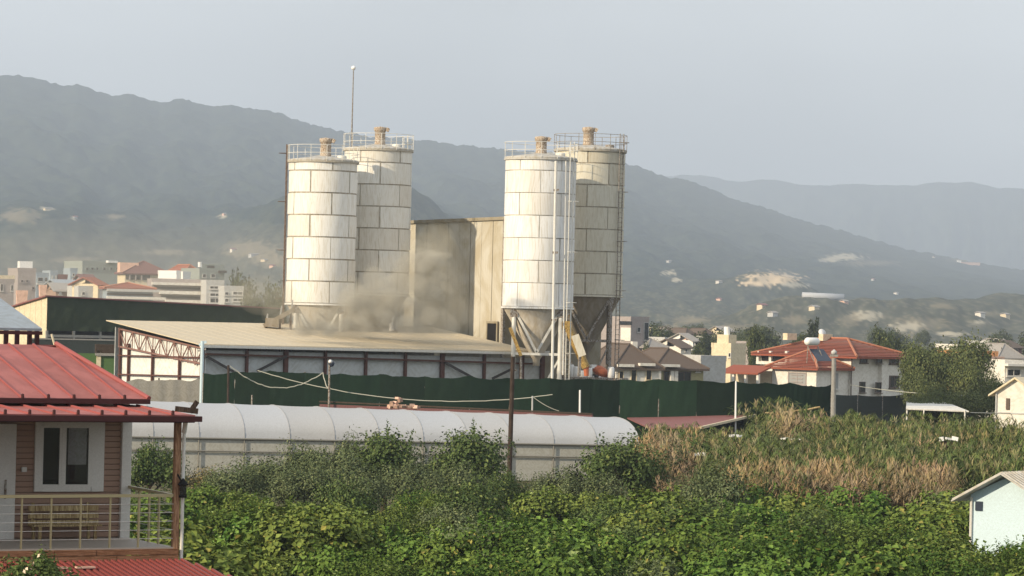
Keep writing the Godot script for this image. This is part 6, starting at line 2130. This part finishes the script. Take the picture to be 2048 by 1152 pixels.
# ------------------------------------------------------------------ dust
func build_dust() -> void:
	var fm := FogMaterial.new()
	fm.albedo = Color(1.0, 0.96, 0.86)
	fm.density = 0.06
	var o := thing("dust_cloud", "beige dust cloud drifting between the silos and the hall", "dust", P(820, 600, 29.7))
	var inv := o.transform.affine_inverse()
	var r := RandomNumberGenerator.new()
	r.seed = 3
	var puffs := [[830, 600, 70, 55], [785, 572, 70, 60], [865, 560, 58, 75], [750, 622, 80, 42], [885, 622, 48, 50], [715, 645, 80, 26], [845, 520, 48, 55], [872, 485, 40, 40], [800, 645, 110, 32], [640, 640, 70, 30], [570, 615, 50, 42], [905, 560, 26, 90], [790, 610, 90, 60], [840, 640, 70, 40], [520, 590, 50, 40], [690, 600, 50, 50], [720, 625, 60, 35], [660, 650, 60, 18], [760, 655, 80, 18], [825, 545, 40, 40], [600, 635, 60, 24]]
	var bright := FogMaterial.new()
	bright.albedo = Color(1.0, 0.97, 0.89)
	bright.density = 0.34
	for k in [[690, 636, 50, 26, 14], [740, 636, 50, 30, 14], [655, 648, 60, 16, 8], [770, 648, 60, 16, 10], [720, 610, 40, 26, 8], [790, 588, 45, 40, 12], [840, 550, 35, 50, 10], [850, 510, 26, 36, 6], [872, 600, 30, 50, 8], [815, 630, 45, 26, 8], [615, 638, 40, 18, 6]]:
		for j in int(k[4]):
			var f := FogVolume.new()
			f.name = numbered(o, "dust_puff")
			f.shape = RenderingServer.FOG_VOLUME_SHAPE_ELLIPSOID
			var q := r.randf_range(0.35, 1.1)
			f.size = Vector3(q * r.randf_range(1.2, 2.4), q * r.randf_range(0.7, 1.7), 1.3 * q)
			f.material = bright
			f.position = inv * P(k[0] + r.randf_range(-1, 1) * k[2], k[1] + r.randf_range(-1, 1) * k[3], 31.0 + r.randf_range(-0.2, 0.25))
			f.rotation = Vector3(0, 0, r.randf_range(-0.9, 0.9))
			o.add_child(f)
	var thin := FogMaterial.new()
	thin.albedo = Color(1.0, 0.97, 0.90)
	thin.density = 0.0018
	for k in [[330, 575, 17.5, 58.0, 17.0, 60.0], [500, 585, 20.0, 36.0, 14.0, 40.0], [120, 575, 16.0, 50.0, 14.0, 50.0]]:
		var f := FogVolume.new()
		f.name = numbered(o, "dust_drift")
		f.shape = RenderingServer.FOG_VOLUME_SHAPE_ELLIPSOID
		f.size = Vector3(k[3], k[4], k[5])
		f.material = thin
		f.position = inv * P(k[0], k[1], k[2])
		o.add_child(f)
	for k in puffs:
		for j in 3:
			var f := FogVolume.new()
			f.name = numbered(o, "dust_puff")
			f.shape = RenderingServer.FOG_VOLUME_SHAPE_ELLIPSOID
			var q: float = 1.0 if j == 0 else r.randf_range(0.35, 0.7)
			f.size = Vector3(k[2] * 2.0 / 29.7 * q, k[3] * 2.0 / 29.7 * q, 3.0 * q + 0.6)
			f.material = fm
			f.position = inv * P(k[0] + (0.0 if j == 0 else r.randf_range(-0.8, 0.8) * k[2]), k[1] + (0.0 if j == 0 else r.randf_range(-0.8, 0.8) * k[3]), 30.35 + r.randf_range(-0.12, 0.16))
			f.rotation = Vector3(0, 0, r.randf_range(-0.6, 0.6))
			o.add_child(f)
